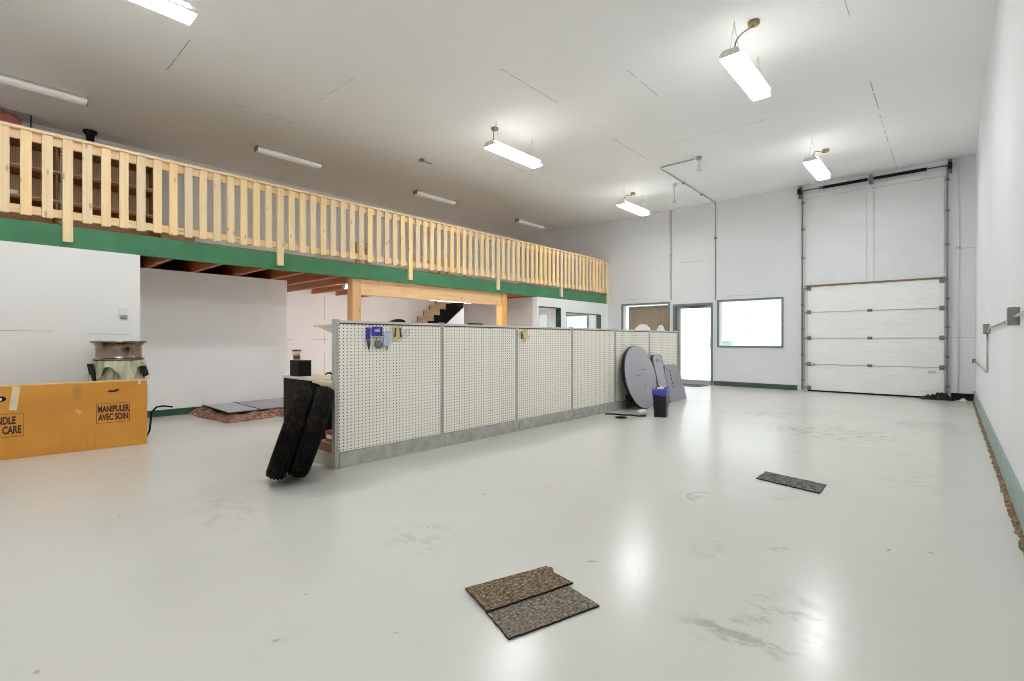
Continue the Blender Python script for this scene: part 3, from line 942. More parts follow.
# lit strip lamps under the mezzanine
def strip(name, x, y, z, on, lab, ln=1.22, wd=.11, group=None):
    t = thing(name, lab, 'light', (x, y, z), 0, group)
    b = MB(); b.prism([(-wd * .3, 0), (wd * .3, 0), (wd * .42, -.025), (wd * .42, -.035), (-wd * .42, -.035), (-wd * .42, -.025)], 'Y', 0.012, ln - .012); b.build('housing', 'dull_white', t)
    b = MB(); prof = [(-wd * .42, -.036), (wd * .42, -.036), (wd * .5, -.055), (wd * .44, -.082), (wd * .2, -.092), (-wd * .2, -.092), (-wd * .44, -.082), (-wd * .5, -.055)]
    b.prism(prof, 'Y', .012, ln - .012); b.build('lens', 'strip_on' if on else 'strip_off_glow', t)
    for y0 in (0, ln - .011):
        b = MB(); b.prism([(p[0] * 1.04, p[1] - .001) for p in [(-wd * .42, 0), (wd * .42, 0), (wd * .5, -.055), (wd * .44, -.084), (wd * .2, -.094), (-wd * .2, -.094), (-wd * .44, -.084), (-wd * .5, -.055)]], 'Y', y0, y0 + .011)
        b.build('end_cap', 'brass' if not on else 'dull_white', t)
    if z < Z0 - .02:
        for y0 in (.2, ln - .2):
            b = MB(); b.tube([(0, y0, .0), (0, y0, Z0 + .005 - z)], .004, 5); b.build('hanger_wire', 'galv', t)
    return t
strip('strip_light', -8.5, 6.84, Z0 + .003 - .105, True, 'lit white strip lamp under mezzanine in front of the stairs')
strip('strip_light', -8.5, 4.80, Z0 + .003 , True, 'lit strip lamp under mezzanine joists behind the near timber post')
strip('strip_light', -8.6, 10.9, Z0 + .003, True, 'added unseen lit strip lamp on small office ceiling nearer its front window')  # extra unseen lamp, added to brighten the office interior
strip('strip_light', -9.6, 10.4, Z0 + .003, True, 'added unseen lit strip lamp on the ceiling inside the small office')  # unseen lamp put in to light the office from inside
for y, lab in ((0.02, 'unlit strip lamp with added glow above mezzanine nearest the camera, over brown shelving'), (3.55, 'unlit strip lamp with added glow above mezzanine, second from the near end'),
               (7.07, 'unlit strip lamp with added glow above mezzanine, third from the near end'), (10.68, 'unlit strip lamp with added glow above mezzanine beside the far back wall')):
    strip('strip_light', -9.33, y, ZC - .001, False, lab, 1.22, .16)

# ------------------------------------------------------------------ hanging lamps
def hanging_lamp(x, y, lab, jb, far=False):
    t = thing('hanging_lamp', lab, 'light', (x, y, ZC))
    ln, wd, zb = 1.22, .215, -.44           # along Y from 0, bottom of lens
    b = MB()
    b.prism([(-wd / 2, zb), (-wd / 2, zb + .03), (-.07, zb + .075), (.07, zb + .075), (wd / 2, zb + .03), (wd / 2, zb)], 'Y', 0, ln); b.build('housing', 'white_metal', t)
    b = MB(); b.prism([(-wd / 2 + .012, zb - .001), (-wd / 2 + .006, zb - .012), (-wd / 2 + .014, zb - .020), (wd / 2 - .014, zb - .020), (wd / 2 - .006, zb - .012), (wd / 2 - .012, zb - .001)], 'Y', .012, ln - .012); b.build('lens', 'lens', t)
    for s in (-1, 1):
        b = MB(); b.prism([(s * .082, zb + .0727), (s * .118, zb + .0385), (s * .121, zb + .042), (s * .085, zb + .077)], 'Y', .06, ln - .06); b.build('uplight_slot', 'uplight', t)
    for y0 in (.16, ln - .16):
        for s in (-1, 1):
            b = MB(); pts = [(s * .055, y0, zb + .074)]
            for q in range(1, 9):
                pts.append((s * .055 * (1 - q / 8) + .004 * (-1) ** q, y0, zb + .074 + (-zb - .075) * q / 8))
            b.tube(pts, .0032, 5); b.build('hanger_wire', 'dull_white', t)
    jx, jy = jb[0] - x, jb[1] - y
    b = MB(); b.lathe([(0.0001, 0), (.06, 0), (.06, -.03), (.045, -.042), (0.0001, -.045)], 18, Matrix.Translation((jx, jy, -.001))); b.build('junction_box', 'brass', t)
    b = MB()
    p0 = Vector((jx, jy, -.045)); p3 = Vector((.03, .07, zb + .077))
    p1 = p0 + Vector((-.02, -.06, -.06)); p2 = p3 + Vector((0, 0.02, .2))
    pts = []
    for q in range(13):
        u = q / 12
        pts.append(p0 * (1 - u) ** 3 + p1 * 3 * u * (1 - u) ** 2 + p2 * 3 * u * u * (1 - u) + p3 * u ** 3)
    b.tube(pts, .007, 6); b.build('cord', 'galv_dark', t)
    return t
hanging_lamp(-5.38, 0.27, 'lit hanging lamp cut by the top edge of the photo at left', (-5.2, .5))
hanging_lamp(-5.42, 5.54, 'lit hanging lamp in middle of the ceiling above the pegboard run', (-5.61, 5.87))
hanging_lamp(-5.55, 9.9, 'lit hanging lamp farthest left near the back wall', (-5.64, 10.64))
hanging_lamp(-1.78, 5.50, 'largest looking lit hanging lamp at upper right with curved cord', (-1.62, 5.80))
hanging_lamp(-1.80, 9.66, 'lit hanging lamp just in front of the garage door', (-1.72, 10.58))
hanging_lamp(-1.78, 0.27, 'lit hanging lamp nearest the camera on the right side', (-1.6, .6))

# bare box on the ceiling, conduit and drops
t = thing('ceiling_box', 'small brass junction box on the ceiling with no lamp below', 'junction box', (-7.64, 5.95, ZC - .001))
b = MB(); b.lathe([(0.0001, 0), (.055, 0), (.055, -.035), (0.0001, -.04)], 16); b.build('box', 'brass', t)
b = MB(); b.tube([(0, .05, -.02), (0, .12, -.035), (0.0, .24, -.02)], .012, 6); b.build('cable_stub', 'galv', t)
t = thing('conduit', 'grey electrical conduit crossing the ceiling and running down beside the door window', 'conduit', (0, 0, 0))
b = MB(); zc = ZC - .022
b.tube([(-3.67, 9.39, zc), (-4.30, 9.40, zc), (-4.37, 9.42, zc), (-4.39, 9.5, zc), (-4.45, YB - .06, zc), (-4.45, YB - .022, zc - .04), (-4.45, YB - .02, 2.17)], .013, 8); b.build('pipe', 'galv', t)
for p in ((-4.42, 10.67, zc), (-4.45, 11.8, zc)):
    b = MB(); b.box(p[0] - .03, p[0] + .03, p[1] - .015, p[1] + .015, p[2] - .016, ZC - .001, .003); b.build('clamp', 'galv_dark', t)
b = MB(); b.box(-4.485, -4.415, YB - .04, YB - .001, 3.7, 3.74, .003); b.build('clamp', 'galv_dark', t)
def drop(x, y, z1, rad, lab, name='pendant_socket'):
    t = thing(name, lab, 'pendant', (x, y, ZC - .001))
    b = MB(); b.lathe([(0.0001, 0), (.05, 0), (.055, -.03), (.02, -.07), (0.0001, -.075)], 16); b.build('canopy', 'dull_white' if rad > .06 else 'galv', t)
    b = MB(); b.tube([(0, 0, -.07), (.004, 0, -.07 + z1 * .5), (0, 0, z1 + .1)], .006, 6); b.build('chain', 'galv', t)
    b = MB(); b.lathe([(0.0001, z1 + .11), (.02, z1 + .11), (.025, z1 + .06), (rad * .6, z1 + .03), (rad, z1), (rad * .9, z1 - .006), (0.0001, z1 + .005)], 20); b.build('shade', 'white_metal', t)
drop(-4.62, 10.65, -.46, .15, 'pendant with wide white shade beside the ceiling conduit', 'pendant_lamp')
drop(-3.59, 9.38, -.27, .05, 'small bare pendant socket at the end of the ceiling conduit')
t = thing('wall_conduit', 'thin conduit running up the back wall between curtained window and door', 'conduit', (-5.62, YB - .016, 0))
b = MB(); b.tube([(0, 0, 2.22), (0, 0, ZC - .01)], .012, 8); b.build('pipe', 'galv', t)
b = MB(); b.box(-.03, .03, -.01, .015, 3.4, 3.44, .002); b.build('clamp', 'galv', t)
t = thing('corner_conduit', 'thin vertical pipe on back wall between garage door and corner', 'conduit', (0.105, YB - .016, 0))
b = MB(); b.tube([(0, 0, .07), (0, 0, ZC - .01)], .012, 8); b.build('pipe', 'white_metal', t)
b = MB(); b.box(-.03, .03, -.01, .015, 2.9, 2.94, .002); b.build('clamp', 'galv', t)

# right wall outlets
t = thing('outlet_conduit', 'grey conduit with two outlet boxes on the right wall', 'outlet', (XR, 0, 0))
for y, z in ((8.15, 1.28), (4.74, 1.31)):
    b = MB(); b.box(-.055, -.001, y - .052, y + .052, z - .06, z + .06, .006); o = b.build('outlet_box', 'galv_box', t)
    b = MB(); b.box(-.06, -.0555, y - .035, y + .035, z - .05, z + .05, .002); b.build('cover_plate', 'alu', o)
b = MB()
b.tube([(-.02, 8.10, 1.25), (-.02, 7.8, 1.235), (-.02, 7.6, 1.285), (-.02, 4.79, 1.295)], .011, 8)
b.tube([(-.02, 8.13, 1.225), (-.02, 8.13, .80), (-.02, 8.19, .765), (-.02, 8.4, .76), (-.02, 12.55, .76)], .011, 8)
b.tube([(-.02, 4.69, 1.31), (-.02, 3.0, 1.315), (-.02, -1.2, 1.315)], .011, 8)
b.build('pipe', 'galv', t)
b = MB(); b.box(-.05, -.001, 12.52, 12.6, .72, .80, .004); b.build('end_fitting', 'galv_dark', t)

# light switch on the storeroom wall
t = thing('light_switch', 'white light switch on the plain wall above the wheel', 'switch', (XM, 1.34, 1.475))
b = MB(); b.box(.001, .008, -.04, .04, -.06, .06, .004); b.build('plate', 'white_metal', t)
b = MB(); b.box(.008, .028, -.033, .033, -.065, -.02, .004); b.build('toggle_cover', 'galv', t)

# ------------------------------------------------------------------ office window casings
for nm, (y0, y1, z0, z1) in (('window_4', OW_A), ('window_5', OW_B)):
    b = MB()
    b.box(XM - .14, XM - .001, y1 - .035, y1 - .001, z0 + .001, z1 - .001, .003)
    b.box(XM - .14, XM - .001, y0 + .001, y0 + .02, z0 + .001, z1 - .001, .003)
    b.box(XM - .14, XM - .001, y0 + .02, y1 - .035, z0 + .001, z0 + .02, .003)
    b.box(XM - .14, XM - .001, y0 + .02, y1 - .035, z1 - .02, z1 - .001, .003)
    root = struct(b.build(nm, 'green_dark'))
    b = MB(); b.box(XM - .10, XM - .092, y0 + .02, y1 - .035, z0 + .02, z1 - .02); b.build('pane', 'glass', root)

# ------------------------------------------------------------------ things stored on the mezzanine
SH = thing('shelving_unit', 'tall brown storage shelving against the far wall behind the balustrade', 'shelves', (XL + .002, 0, Z1 + .0205))
bx('back_panel', 'brown_board', 0, .015, YN + .05, 2.36, 0, 1.82, SH)
for y in (YN + .05, 0.0, 1.02, 2.33):
    bx('upright', 'brown_shelf', .016, .48, y, y + .03, 0, 1.82, SH, .002)
for z in (.05, .43, .89, 1.35, 1.79):
    o = bx('shelf', 'brown_shelf', .0165, .479, YN + .085, 2.325, z - .06, z, SH)
    for y in (YN + .055, 0.0, 1.02, 2.33): pass
    if z < 1.7: bx('edge_strip', 'tan_edge', .4795, .488, YN + .085, 2.325, z - .022, z, o)
b = MB()
for q in range(26):
    b.lathe([(0.006, -.018), (.010, 0), (.006, .018)], 6, Matrix.Translation((.496, 1.08, .25 + q * .06)))
b.tube([(.496, 1.08, .2), (.496, 1.08, 1.8)], .0035, 5)
b.build('chain', 'white_metal', SH)
o = MB(); o.box(-.12, .12, -.2, .2, 0, .08, .01); o = o.build('paper_stack', 'white_frame'); o.location = (XL + .26, .40, Z1 + .022 + .89); tag(o, 'white paper stack lying on the middle brown shelf', 'paper')
b = MB(); b.tube([(0, -.75, .15), (0, -.3, .17), (0, .15, .15), (0, .26, .12)], [.15, .155, .155, .12], 18)
o = b.build('fibre_roll', 'pink'); o.location = (XL + .33, .36, Z1 + .022 + 1.82 - .006); tag(o, 'pink fibre roll lying on top of the brown shelving', 'roll')
b = MB(); b.tube([(0, -1.2, 0), (0, -1.2, .318), (0, .74, .318), (0, .74, 0)], .012, 8)
o = b.build('metal_frame', 'galv_dark'); o.location = (XL + .46, 0, Z1 + .022 + 1.82); tag(o, 'thin dark metal frame standing on shelving behind the pink roll', 'frame')
b = MB(); b.lathe([(0.0001, 0), (.05, 0), (.055, .2), (.06, .25), (.095, .285), (.1, .312), (.085, .312), (0.0001, .30)], 20)
o = b.build('bucket', 'black'); o.location = (XL + .38, 1.45, Z1 + .022 + 1.82); tag(o, 'black flared bucket on top of the brown shelving', 'bucket')
t = thing('tan_carton', 'tan cardboard carton on mezzanine floor beside the brown shelving', 'box', (XL + .30, 2.66, Z1 + .021))
b = MB(); b.box(-.25, .25, -.26, .26, 0, .64, .004); b.build('body', 'tan_card', t)
b = MB(); b.box(-.251, .251, -.03, .03, .6395, .6415); b.build('tape', 'tape', t)

# ------------------------------------------------------------------ pegboard gondola
GXF, GY0, GW, GH = -4.085, 2.24, 1.219, 1.322
G = thing('pegboard_gondola', 'long freestanding run of cream pegboard display panels on grey bases', 'display stand', (GXF, GY0, 0))
bxg = lambda n, m, x0, x1, y0, y1, z0, z1, p=G, bv=.002: bx(n, m, x0, x1, y0, y1, z0, z1, p, bv)
for i in range(6):
    ya, yb = i * GW + .022, (i + 1) * GW - .022
    b = MB(); b.box(-.012, -.006, ya, yb, .142, GH - .030); p = b.build('pegboard_panel', 'peg', G)
    b = MB(); b.box(-.054, -.048, ya, yb, .142, GH - .030); b.build('pegboard_panel', 'peg', G)
    bxg('kick_plate', 'kick', -.03, .006, ya, yb, .001, .138)
    bxg('top_cap', 'cap', -.058, .004, ya, yb, GH - .018, GH + .004)
    bxg('shadow_gap_strip', 'dark_gap', -.045, -.004, ya, yb, GH - .030, GH - .0185)  # dark strip stands in for the shadow line beneath the cap
    if i:
        bxg('shelf', 'cream_shelf', -.44, -.055, ya, yb, .14, .165)
        bxg('back_kick', 'kick', -.42, -.40, ya, yb, .001, .139)
for i in range(7):
    y = i * GW
    b = MB()
    b.box(-.056, .0, y - .021, y + .021, .001, GH + .014, .003)
    # slots punched in the face read as a dotted line
    for q in range(38):
        b.mi = 1
        b.box(-.0005, .001, y - .004, y + .004, .16 + q * .03, .172 + q * .03)
        b.mi = 0
    b.build('upright', ['grey_metal', 'dark_gap'], G)
    b = MB(); b.box(-.44, -.057, y - .015, y + .015, .001, .12, .003); b.build('foot', 'grey_metal', G)
# upper shelf and mid shelf behind the first bay
for z, d0 in ((1.275, .44), (.735, .47)):
    bxg('shelf', 'cream_shelf', -.055 - d0, -.057, .03, GW - .02, z, z + .022)
    for y in (.045, GW - .04):
        b = MB(); b.prism([(-.057, z - .001), (-.057 - d0 * .85, z - .001), (-.057, z - .09)], 'Y', y - .003, y + .003); b.build('shelf_bracket', 'cap', G)

# small goods hung on the pegboard
def hang(name, lab, y, z, builder, cat='package'):
    t = thing(name, lab, cat, (GXF + .001, y, z))
    b = MB(); b.tube([(-.006, 0, .0), (.05, 0, 0), (.055, 0, .012)], .003, 6); b.build('hook', 'steel', t)
    builder(t)
    return t
def keyset(t, dy, dz, m='steel'):
    b = MB()
    b.lathe([(.014, -.003), (.020, 0), (.014, .003)], 12, Matrix.Translation((.014, dy, dz)) @ Matrix.Rotation(PI / 2, 4, 'Y'), closed=True)
    b.box(.010, .017, dy - .006, dy + .006, dz - .075, dz - .018, .001)
    b.build('metal_fitting', m, t)
def pack_a(t):
    b = MB(); b.box(.006, .012, -.022, .022, -.095, .012, .002); b.build('card', 'blue_card', t)
    b = MB(); b.lathe([(0.0001, 0), (.016, 0), (.015, -.05), (.006, -.09), (.0001, -.11)], 12, Matrix.Translation((.018, 0, -.10))); b.build('part', 'grey_dark', t)
hang('blue_card_pack', 'blue carded pack with dark plug hanging nearest the pegboard end', 2.55, 1.255, pack_a)
def pack_b(t):
    b = MB(); b.box(.006, .012, -.058, .058, -.075, .014, .002); b.build('card', 'blue_card', t)
    b = MB(); b.box(.0125, .0135, -.03, .03, -.035, -.01); b.build('printed_patch', 'clear_pack', t)
    keyset(t, -.02, -.10); keyset(t, .02, -.10)
    b = MB(); b.lathe([(0.0001, 0), (.04, .0), (.042, .012), (.02, .02), (0.0001, .02)], 16, Matrix.Translation((.012, .01, -.155)) @ Matrix.Rotation(PI / 2, 4, 'Y')); b.build('wheel', 'galv_dark', t)
hang('blue_card_pack', 'wider blue carded pack with metal rings, second from pegboard end', 2.645, 1.262, pack_b)
def pack_c(t):
    b = MB(); b.prism([(-.038, -.13), (.038, -.13), (.042, -.07), (.016, .01), (-.016, .01), (-.042, -.07)], 'X', .006, .02); b.build('blister', 'clear_pack', t)
    keyset(t, .0, -.10, 'galv_dark')
hang('blister_pack', 'pale blue blister pack hanging right of the blue cards', 2.752, 1.225, pack_c)
def pack_d(t):
    b = MB(); b.box(.006, .018, -.052, .052, -.115, .015, .005); b.build('pouch', 'yellow_pack', t)
    for s in (-1, 1):
        b = MB(); b.box(.019, .024, s * .024 - .009, s * .024 + .009, -.10, -.01, .002, Matrix.Rotation(s * .12, 4, 'X')); b.build('key_blank', 'grey_dark', t)
hang('yellow_pouch', 'pale yellow pouch of dark keys near the top of first panel', 2.872, 1.275, pack_d)
def pack_e(t):
    b = MB(); pts = [(.012, .03 * math.cos(a * PI / 8), -.03 + .03 * math.sin(a * PI / 8)) for a in range(17)]
    b.tube(pts, .004, 6); b.build('ring', 'clear_pack', t)
hang('wire_ring', 'small pale wire ring on its own beside the yellow pouch', 2.99, 1.25, pack_e, 'ring')
def pack_f(t):
    b = MB(); b.box(.006, .016, -.05, .05, -.12, .012, .004, Matrix.Rotation(.35, 4, 'X')); b.build('pouch', 'yellow_pack', t)
    keyset(t, -.06, -.03, 'grey_dark')
hang('yellow_pouch', 'tilted pale yellow pouch hanging alone on the third panel', 4.81, 1.265, pack_f)
# dark items lying on the top of the run
b = MB()
b.prism([(-.09, 0), (.085, 0), (.095, .012), (.06, .028), (.01, .032), (-.035, .02)], 'X', -.05, .0)
o = b.build('hand_tool', 'black_gloss'); o.location = (GXF - .004, 2.89, GH + .0045); tag(o, 'flat black tool lying on top of the first pegboard panel', 'tool')
b = MB(); b.box(-.05, .0, -.10, .10, 0, .016, .006); o = b.build('black_bar', 'black_gloss'); o.location = (GXF - .004, 3.975, GH + .0045); tag(o, 'thin black bar lying on top of the second pegboard panel', 'bar')

# ------------------------------------------------------------------ behind the near end of the gondola
t = thing('black_counter', 'black counter standing behind the tyres at the pegboard end', 'counter', (-5.17, 2.68, 0))
b = MB(); b.box(-.33, .30, -.30, .02, 0.03, .735, .006); b.build('cabinet_body', 'black', t)
b = MB(); b.box(-.34, .52, -.31, .03, .735, .76, .004); b.build('countertop', 'cap', t)
b = MB(); b.box(-.30, .28, -.27, .0, 0.001, .03); b.build('plinth', 'grey_dark', t)
t = thing('black_box', 'black box standing on the counter behind the tyres', 'box', (-5.27, 2.465, .761))
b = MB(); b.box(-.105, .105, -.07, .07, 0, .165, .006); b.build('body', 'black', t)
b = MB(); b.box(-.106, .106, -.071, .071, .1655, .170, .002); b.build('lid', 'black_gloss', t)
t = thing('small_bottle', 'small red and white bottle on top of the black box', 'bottle', (-5.32, 2.445, .932))
b = MB(); b.lathe([(0.0001, 0), (.028, 0), (.034, .02), (.034, .062), (.042, .066), (.042, .095), (0.0001, .095)], 16); b.build('body', 'white_bag', t)
b = MB(); b.lathe([(.0345, .015), (.0355, .016), (.0355, .05), (.0345, .051)], 16, None); b.build('label_band', 'red', t)
b = MB(); b.lathe([(0.0001, .0955), (.046, .0955), (.046, .112), (0.0001, .114)], 16); b.build('cap', 'grey_dark', t)
b = MB()
pts = []
for a in range(0, 12):
    an = math.radians(200 - a * 17)
    pts.append((0, .05 + .055 * math.cos(an), .055 + .05 * math.sin(an)))
b.tube([(0, .09, 0.012)] + [(0, .05 + .05 * math.cos(math.radians(-30 + 14 * a)), .05 + .045 * math.sin(math.radians(-30 + 14 * a))) for a in range(14)], [.012] + [.02 - .0009 * a for a in range(14)], 8)
o = b.build('black_hook', 'black_gloss'); o.location = (-4.535, 2.36, .7575); o.rotation_euler = (0, 0, math.radians(-25)); o.scale = (.75, .75, .75); tag(o, 'black curved hook on the cream shelf behind pegboard end', 'hook')
t = thing('brown_carton', 'dark brown carton on floor between tyres and pegboard end', 'box', (-4.36, 2.46, .0))
b = MB(); b.box(-.19, .20, -.17, .25, .001, .185, .004); b.build('body', 'brown_card', t)
b = MB(); b.box(-.18, .19, -.16, .24, .1855, .189); b.build('flap', 'tan_card', t)
t = thing('red_packet', 'red and white packet lying on the dark brown carton', 'packet', (-4.34, 2.46, .1895))
b = MB(); b.box(-.12, .16, -.14, .14, 0, .10, .012); b.build('body', 'red', t)
b = MB(); b.box(-.08, .08, -.1415, -.1402, .03, .065); b.build('printed_band', 'white_bag', t)
b = MB(); b.tube([(0, 0, 0), (.02, -.01, .10), (.06, -.03, .16), (.12, -.02, .17)], [.012, .016, .018, .012], 8)
o = b.build('black_strap', 'black'); o.location = (-4.40, 2.42, .302); tag(o, 'black strap curling above the red packet', 'strap')

# two tyres leaning on the end of the gondola
def tyre(lab, R=.388, W=.152):
    b = MB()
    prof = []
    hw = W / 2
    side = [(.205, -hw * .72), (.225, -hw * .85), (.29, -hw * 1.0), (.35, -hw * .98), (R - .035, -hw * .93)]
    tread = []
    gro = [-.042, -.014, .014, .042]
    zz = [-hw * .84, -hw * .7]
    for g_ in gro:
        zz += [g_ - .007, g_ - .005, g_ + .005, g_ + .007]
    zz += [hw * .7, hw * .84]
    for i, z in enumerate(zz):
        crown = R - .026 * abs(z / hw) ** 2.4
        deep = any(abs(z - g_) < .006 for g_ in gro)
        tread.append((crown - (.007 if deep else 0), z))
    inner = [(R - .037, hw * .8), (R - .027, hw * .4), (R - .024, 0), (R - .027, -hw * .4), (R - .037, -hw * .8), (.25, -hw * .85)]
    prof = side + tread + [(r, -z) for r, z in reversed(side)] + [(.25, hw * .85)] + inner
    seg = 120
    def fn(a, z):
        k = int(round(a / (2 * PI) * seg))
        return 1.0
    b.lathe(prof, seg, closed=True, fn=fn)
    # lateral sipes: pull in every other pair of segments on the outer tread bands
    for v in b.bm.verts:
        r = math.hypot(v.co.x, v.co.y)
        if r > R - .024:
            k = int(round(math.atan2(v.co.y, v.co.x) / (2 * PI) * seg)) % seg
            sh = 1 if abs(v.co.z) > .036 else 0
            if (k + sh * 2 + int(v.co.z * 40)) % 4 == 0:
                f = (r - .0035) / r
                v.co.x *= f; v.co.y *= f
    o = b.build('tyre', 'rubber')
    return tag(o, lab, 'tyre')
ax = Vector((.45, .893, 0)).normalized()
lean = math.radians(18.5)
upv = (Vector((0, 0, 1)) * math.cos(lean) + ax * math.sin(lean)).normalized()
axv = (ax * math.cos(lean) - Vector((0, 0, 1)) * math.sin(lean)).normalized()
side = upv.cross(axv)
rot = Matrix((side, upv, axv)).transposed()
for i, (off, lab) in enumerate(((0.0, 'black tyre leaning outermost at the end of the pegboard'), (.1535, 'black tyre sandwiched between the outer tyre and pegboard end'))):
    o = tyre(lab)
    zc_ = .388 * math.cos(lean) + .060 * math.sin(lean) + .001
    cpos = Vector((-4.075, 1.822, zc_)) + ax * (off / math.cos(lean))
    o.matrix_world = Matrix.Translation(cpos) @ rot.to_4x4()

# carpet offcuts under grey sheets against the washroom wall
b = MB()
def carp(u, v):
    x = -8.82 + 1.36 * u; y = 2.34 + 1.96 * v
    y += (1 - v) * .10 * u + .02 * math.sin(u * 9 + 1)
    x += .03 * u * math.sin(v * 13) + .012 * u * math.sin(v * 31)
    edge = max(0, min(1, (1 - u) * 9, v * 12, (1 - v) * 12))
    z = .002 + (.078 + .014 * math.sin(u * 21 + v * 8) + .012 * math.sin(v * 40 + u * 13)) * edge ** .6
    return Vector((x, y, z))
b.sheet(60, 70, carp)
o = b.build('carpet_pile', 'carpet'); tag(o, 'heap of pink and brown carpet offcuts on floor by the wall', 'carpet')
for i, (ya, yb, m, lab) in enumerate(((2.55, 2.98, 'grey_light', 'pale grey sheet lying on the carpet heap at its near end'), (3.0, 3.75, 'grey_board', 'wide grey sheet lying in the middle of the carpet heap'), (3.77, 4.28, 'grey_board', 'grey sheet lying on the carpet heap farthest from the camera'))):
    b = MB()
    vs = b.box(-8.76, -7.72, ya, yb, 0, .012, .002)
    for v in b.bm.verts: v.co.z += .118 + (v.co.x + 8.74) * -.012
    o = b.build('sheet_panel', [m]); tag(o, lab, 'panel')
    e = MB(); e.box(-8.76, -7.72, ya - .02, ya - .001, 0, .016, .002)
    for v in e.bm.verts: v.co.z += .118 + (v.co.x + 8.74) * -.012
    e.build('dark_edge', 'black', o)

# ------------------------------------------------------------------ orange carton with writing, wheels behind it
BXR = math.atan2(1.38 - .26, -6.64 + 6.77) - PI / 2          # long side direction
CT = thing('orange_carton', 'long orange brown cardboard carton printed handle with care', 'box', (-6.64, 1.385, 0), BXR)
L_, D_, H_ = 2.3, .17, .70
b = MB(); b.box(-D_, 0, -L_, 0, .001, H_, .004)
b.build('carton_body', 'carton', CT)
b = MB(); b.box(-D_ + .004, -.001, -L_ + .01, -.01, H_ + .0005, H_ + .010, .002); b.build('top_flap', 'carton_edge', CT)
# hand hole: dark slot with a white torn inner
b = MB(); b.prism([(-1.26, .610), (-1.275, .595), (-1.275, .575), (-1.26, .56), (-1.11, .56), (-1.09, .58), (-1.095, .595), (-1.11, .610)], 'X', .0004, .002); b.build('hand_hole', 'black', CT)
b = MB(); b.box(.0022, .003, -1.26, -1.12, .572, .595); b.build('torn_paper', 'white_bag', CT)
b = MB(); b.box(.0008, .0022, -.0275, .0275, -.115, .115); b.transform(Matrix.Translation((0, -1.035, .585)) @ Matrix.Rotation(-.12, 4, 'X'))
b.build('tape_strip', 'tape', CT)
b = MB(); b.box(-.035, .0022, -.085, -.055, .665, H_ + .0105); b.build('tape_strip', 'tape', CT)
b = MB(); b.prism([(-.345, .600), (-.32, .620), (-.30, .612), (-.27, .622), (-.25, .626), (-.24, .610), (-.275, .594), (-.31, .592)], 'X', .0006, .0015); b.build('marker_scribble', 'print', CT)
b = MB(); b.prism([(-.60, .40), (-.585, .44), (-.565, .42), (-.545, .395), (-.565, .385), (-.58, .405)], 'X', .0006, .002); b.build('torn_patch', 'carton_edge', CT)

def text_mesh(txt, size, xs, loc, name, parent, m='print'):
    cu = bpy.data.curves.new('lettering', 'FONT')
    cu.body = txt
    cu.size = size
    cu.align_x = 'CENTER'
    cu.align_y = 'CENTER'
    cu.space_line = .92
    cu.offset = .004
    cu.extrude = 0.0004
    to = bpy.data.objects.new('lettering', cu)
    C.objects.link(to)
    bpy.context.view_layer.update()
    me = bpy.data.meshes.new_from_object(to.evaluated_get(bpy.context.evaluated_depsgraph_get()))
    C.objects.unlink(to); bpy.data.objects.remove(to)
    me.name = name
    # text lies in XY; turn to face +X with its reading direction along +Y
    mt = Matrix.Translation(loc) @ Matrix(((0, 0, 1, 0), (xs, 0, 0, 0), (0, 1, 0, 0), (0, 0, 0, 1)))
    me.transform(mt)
    me.materials.clear(); me.materials.append(M[m])
    o = bpy.data.objects.new(name, me); C.objects.link(o); o.parent = parent
    return o
def frame_rect(y0, y1, z0, z1, parent):
    b = MB(); tk = .0035
    for a in ((y0, y1, z0, z0 + tk), (y0, y1, z1 - tk, z1), (y0, y0 + tk, z0 + tk, z1 - tk), (y1 - tk, y1, z0 + tk, z1 - tk)):
        b.box(.0006, .0014, *a)
    b.build('printed_border', 'print', parent)
text_mesh('MANIPULER\nAVEC SOIN', .092, .53, (.001, -.290, .372), 'printed_words', CT)
frame_rect(-.432, -.155, .272, .478, CT)
text_mesh('HANDLE\nWITH CARE', .10, .52, (.001, -1.13, .325), 'printed_words', CT)
frame_rect(-1.325, -.975, .215, .44, CT)

# wheel stack behind the carton
WX, WY = -7.205, 1.235
t = thing('wrapped_wheels', 'stack of wheels wrapped in cloudy green plastic behind the carton', 'wheels', (WX, WY, 0))
b = MB()
b.lathe([(0.0001, .001), (.24, .001), (.262, .05), (.255, .30), (.245, .32), (.262, .36), (.258, .62), (.235, .70), (.218, .82), (.222, .905), (.18, .916), (0.0001, .916)], 72, fn=lambda a, z: 1 + (.025 * math.sin(13 * a + z * 3) + .015 * math.sin(29 * a)) * (1 if z > .02 else 0))
b.build('plastic_wrap', 'wrap', t)
b = MB()
z_top = .914
def skirt(u, v):
    a = u * 2 * PI; r = .235 + .035 * v + .022 * v * math.sin(9 * a) + .010 * math.sin(17 * a)
    return Vector((r * math.cos(a), r * math.sin(a), z_top - v * (.15 + .09 * math.sin(5 * a + 1))))
b.sheet(90, 6, skirt); b.build('loose_film', 'wrap', t)
for an, z0, z1 in ((-1.28, .68, .885), (.86, .72, .85)):
    b = MB(); mt_ = Matrix.Rotation(an, 4, 'Z')
    b.prism([(-.085, z1), (.03, z1), (.075, z1 - .10), (.085, z0 + .02), (-.01, z0)], 'X', .262, .274); b.transform(mt_); b.build('black_tape', 'black', t)
t = thing('alloy_wheel', 'bare silver alloy wheel lying flat on the wrapped stack', 'wheel', (WX, WY, .918))
b = MB()
pr = [(.20, 0), (.225, 0), (.240, .004), (.243, .016), (.230, .022), (.215, .030), (.212, .05), (.212, .150), (.218, .165), (.226, .175), (.240, .192), (.258, .202), (.264, .208), (.264, .219), (.252, .220), (.246, .210), (.22, .196), (.204, .170), (.198, .10), (.198, .03)]
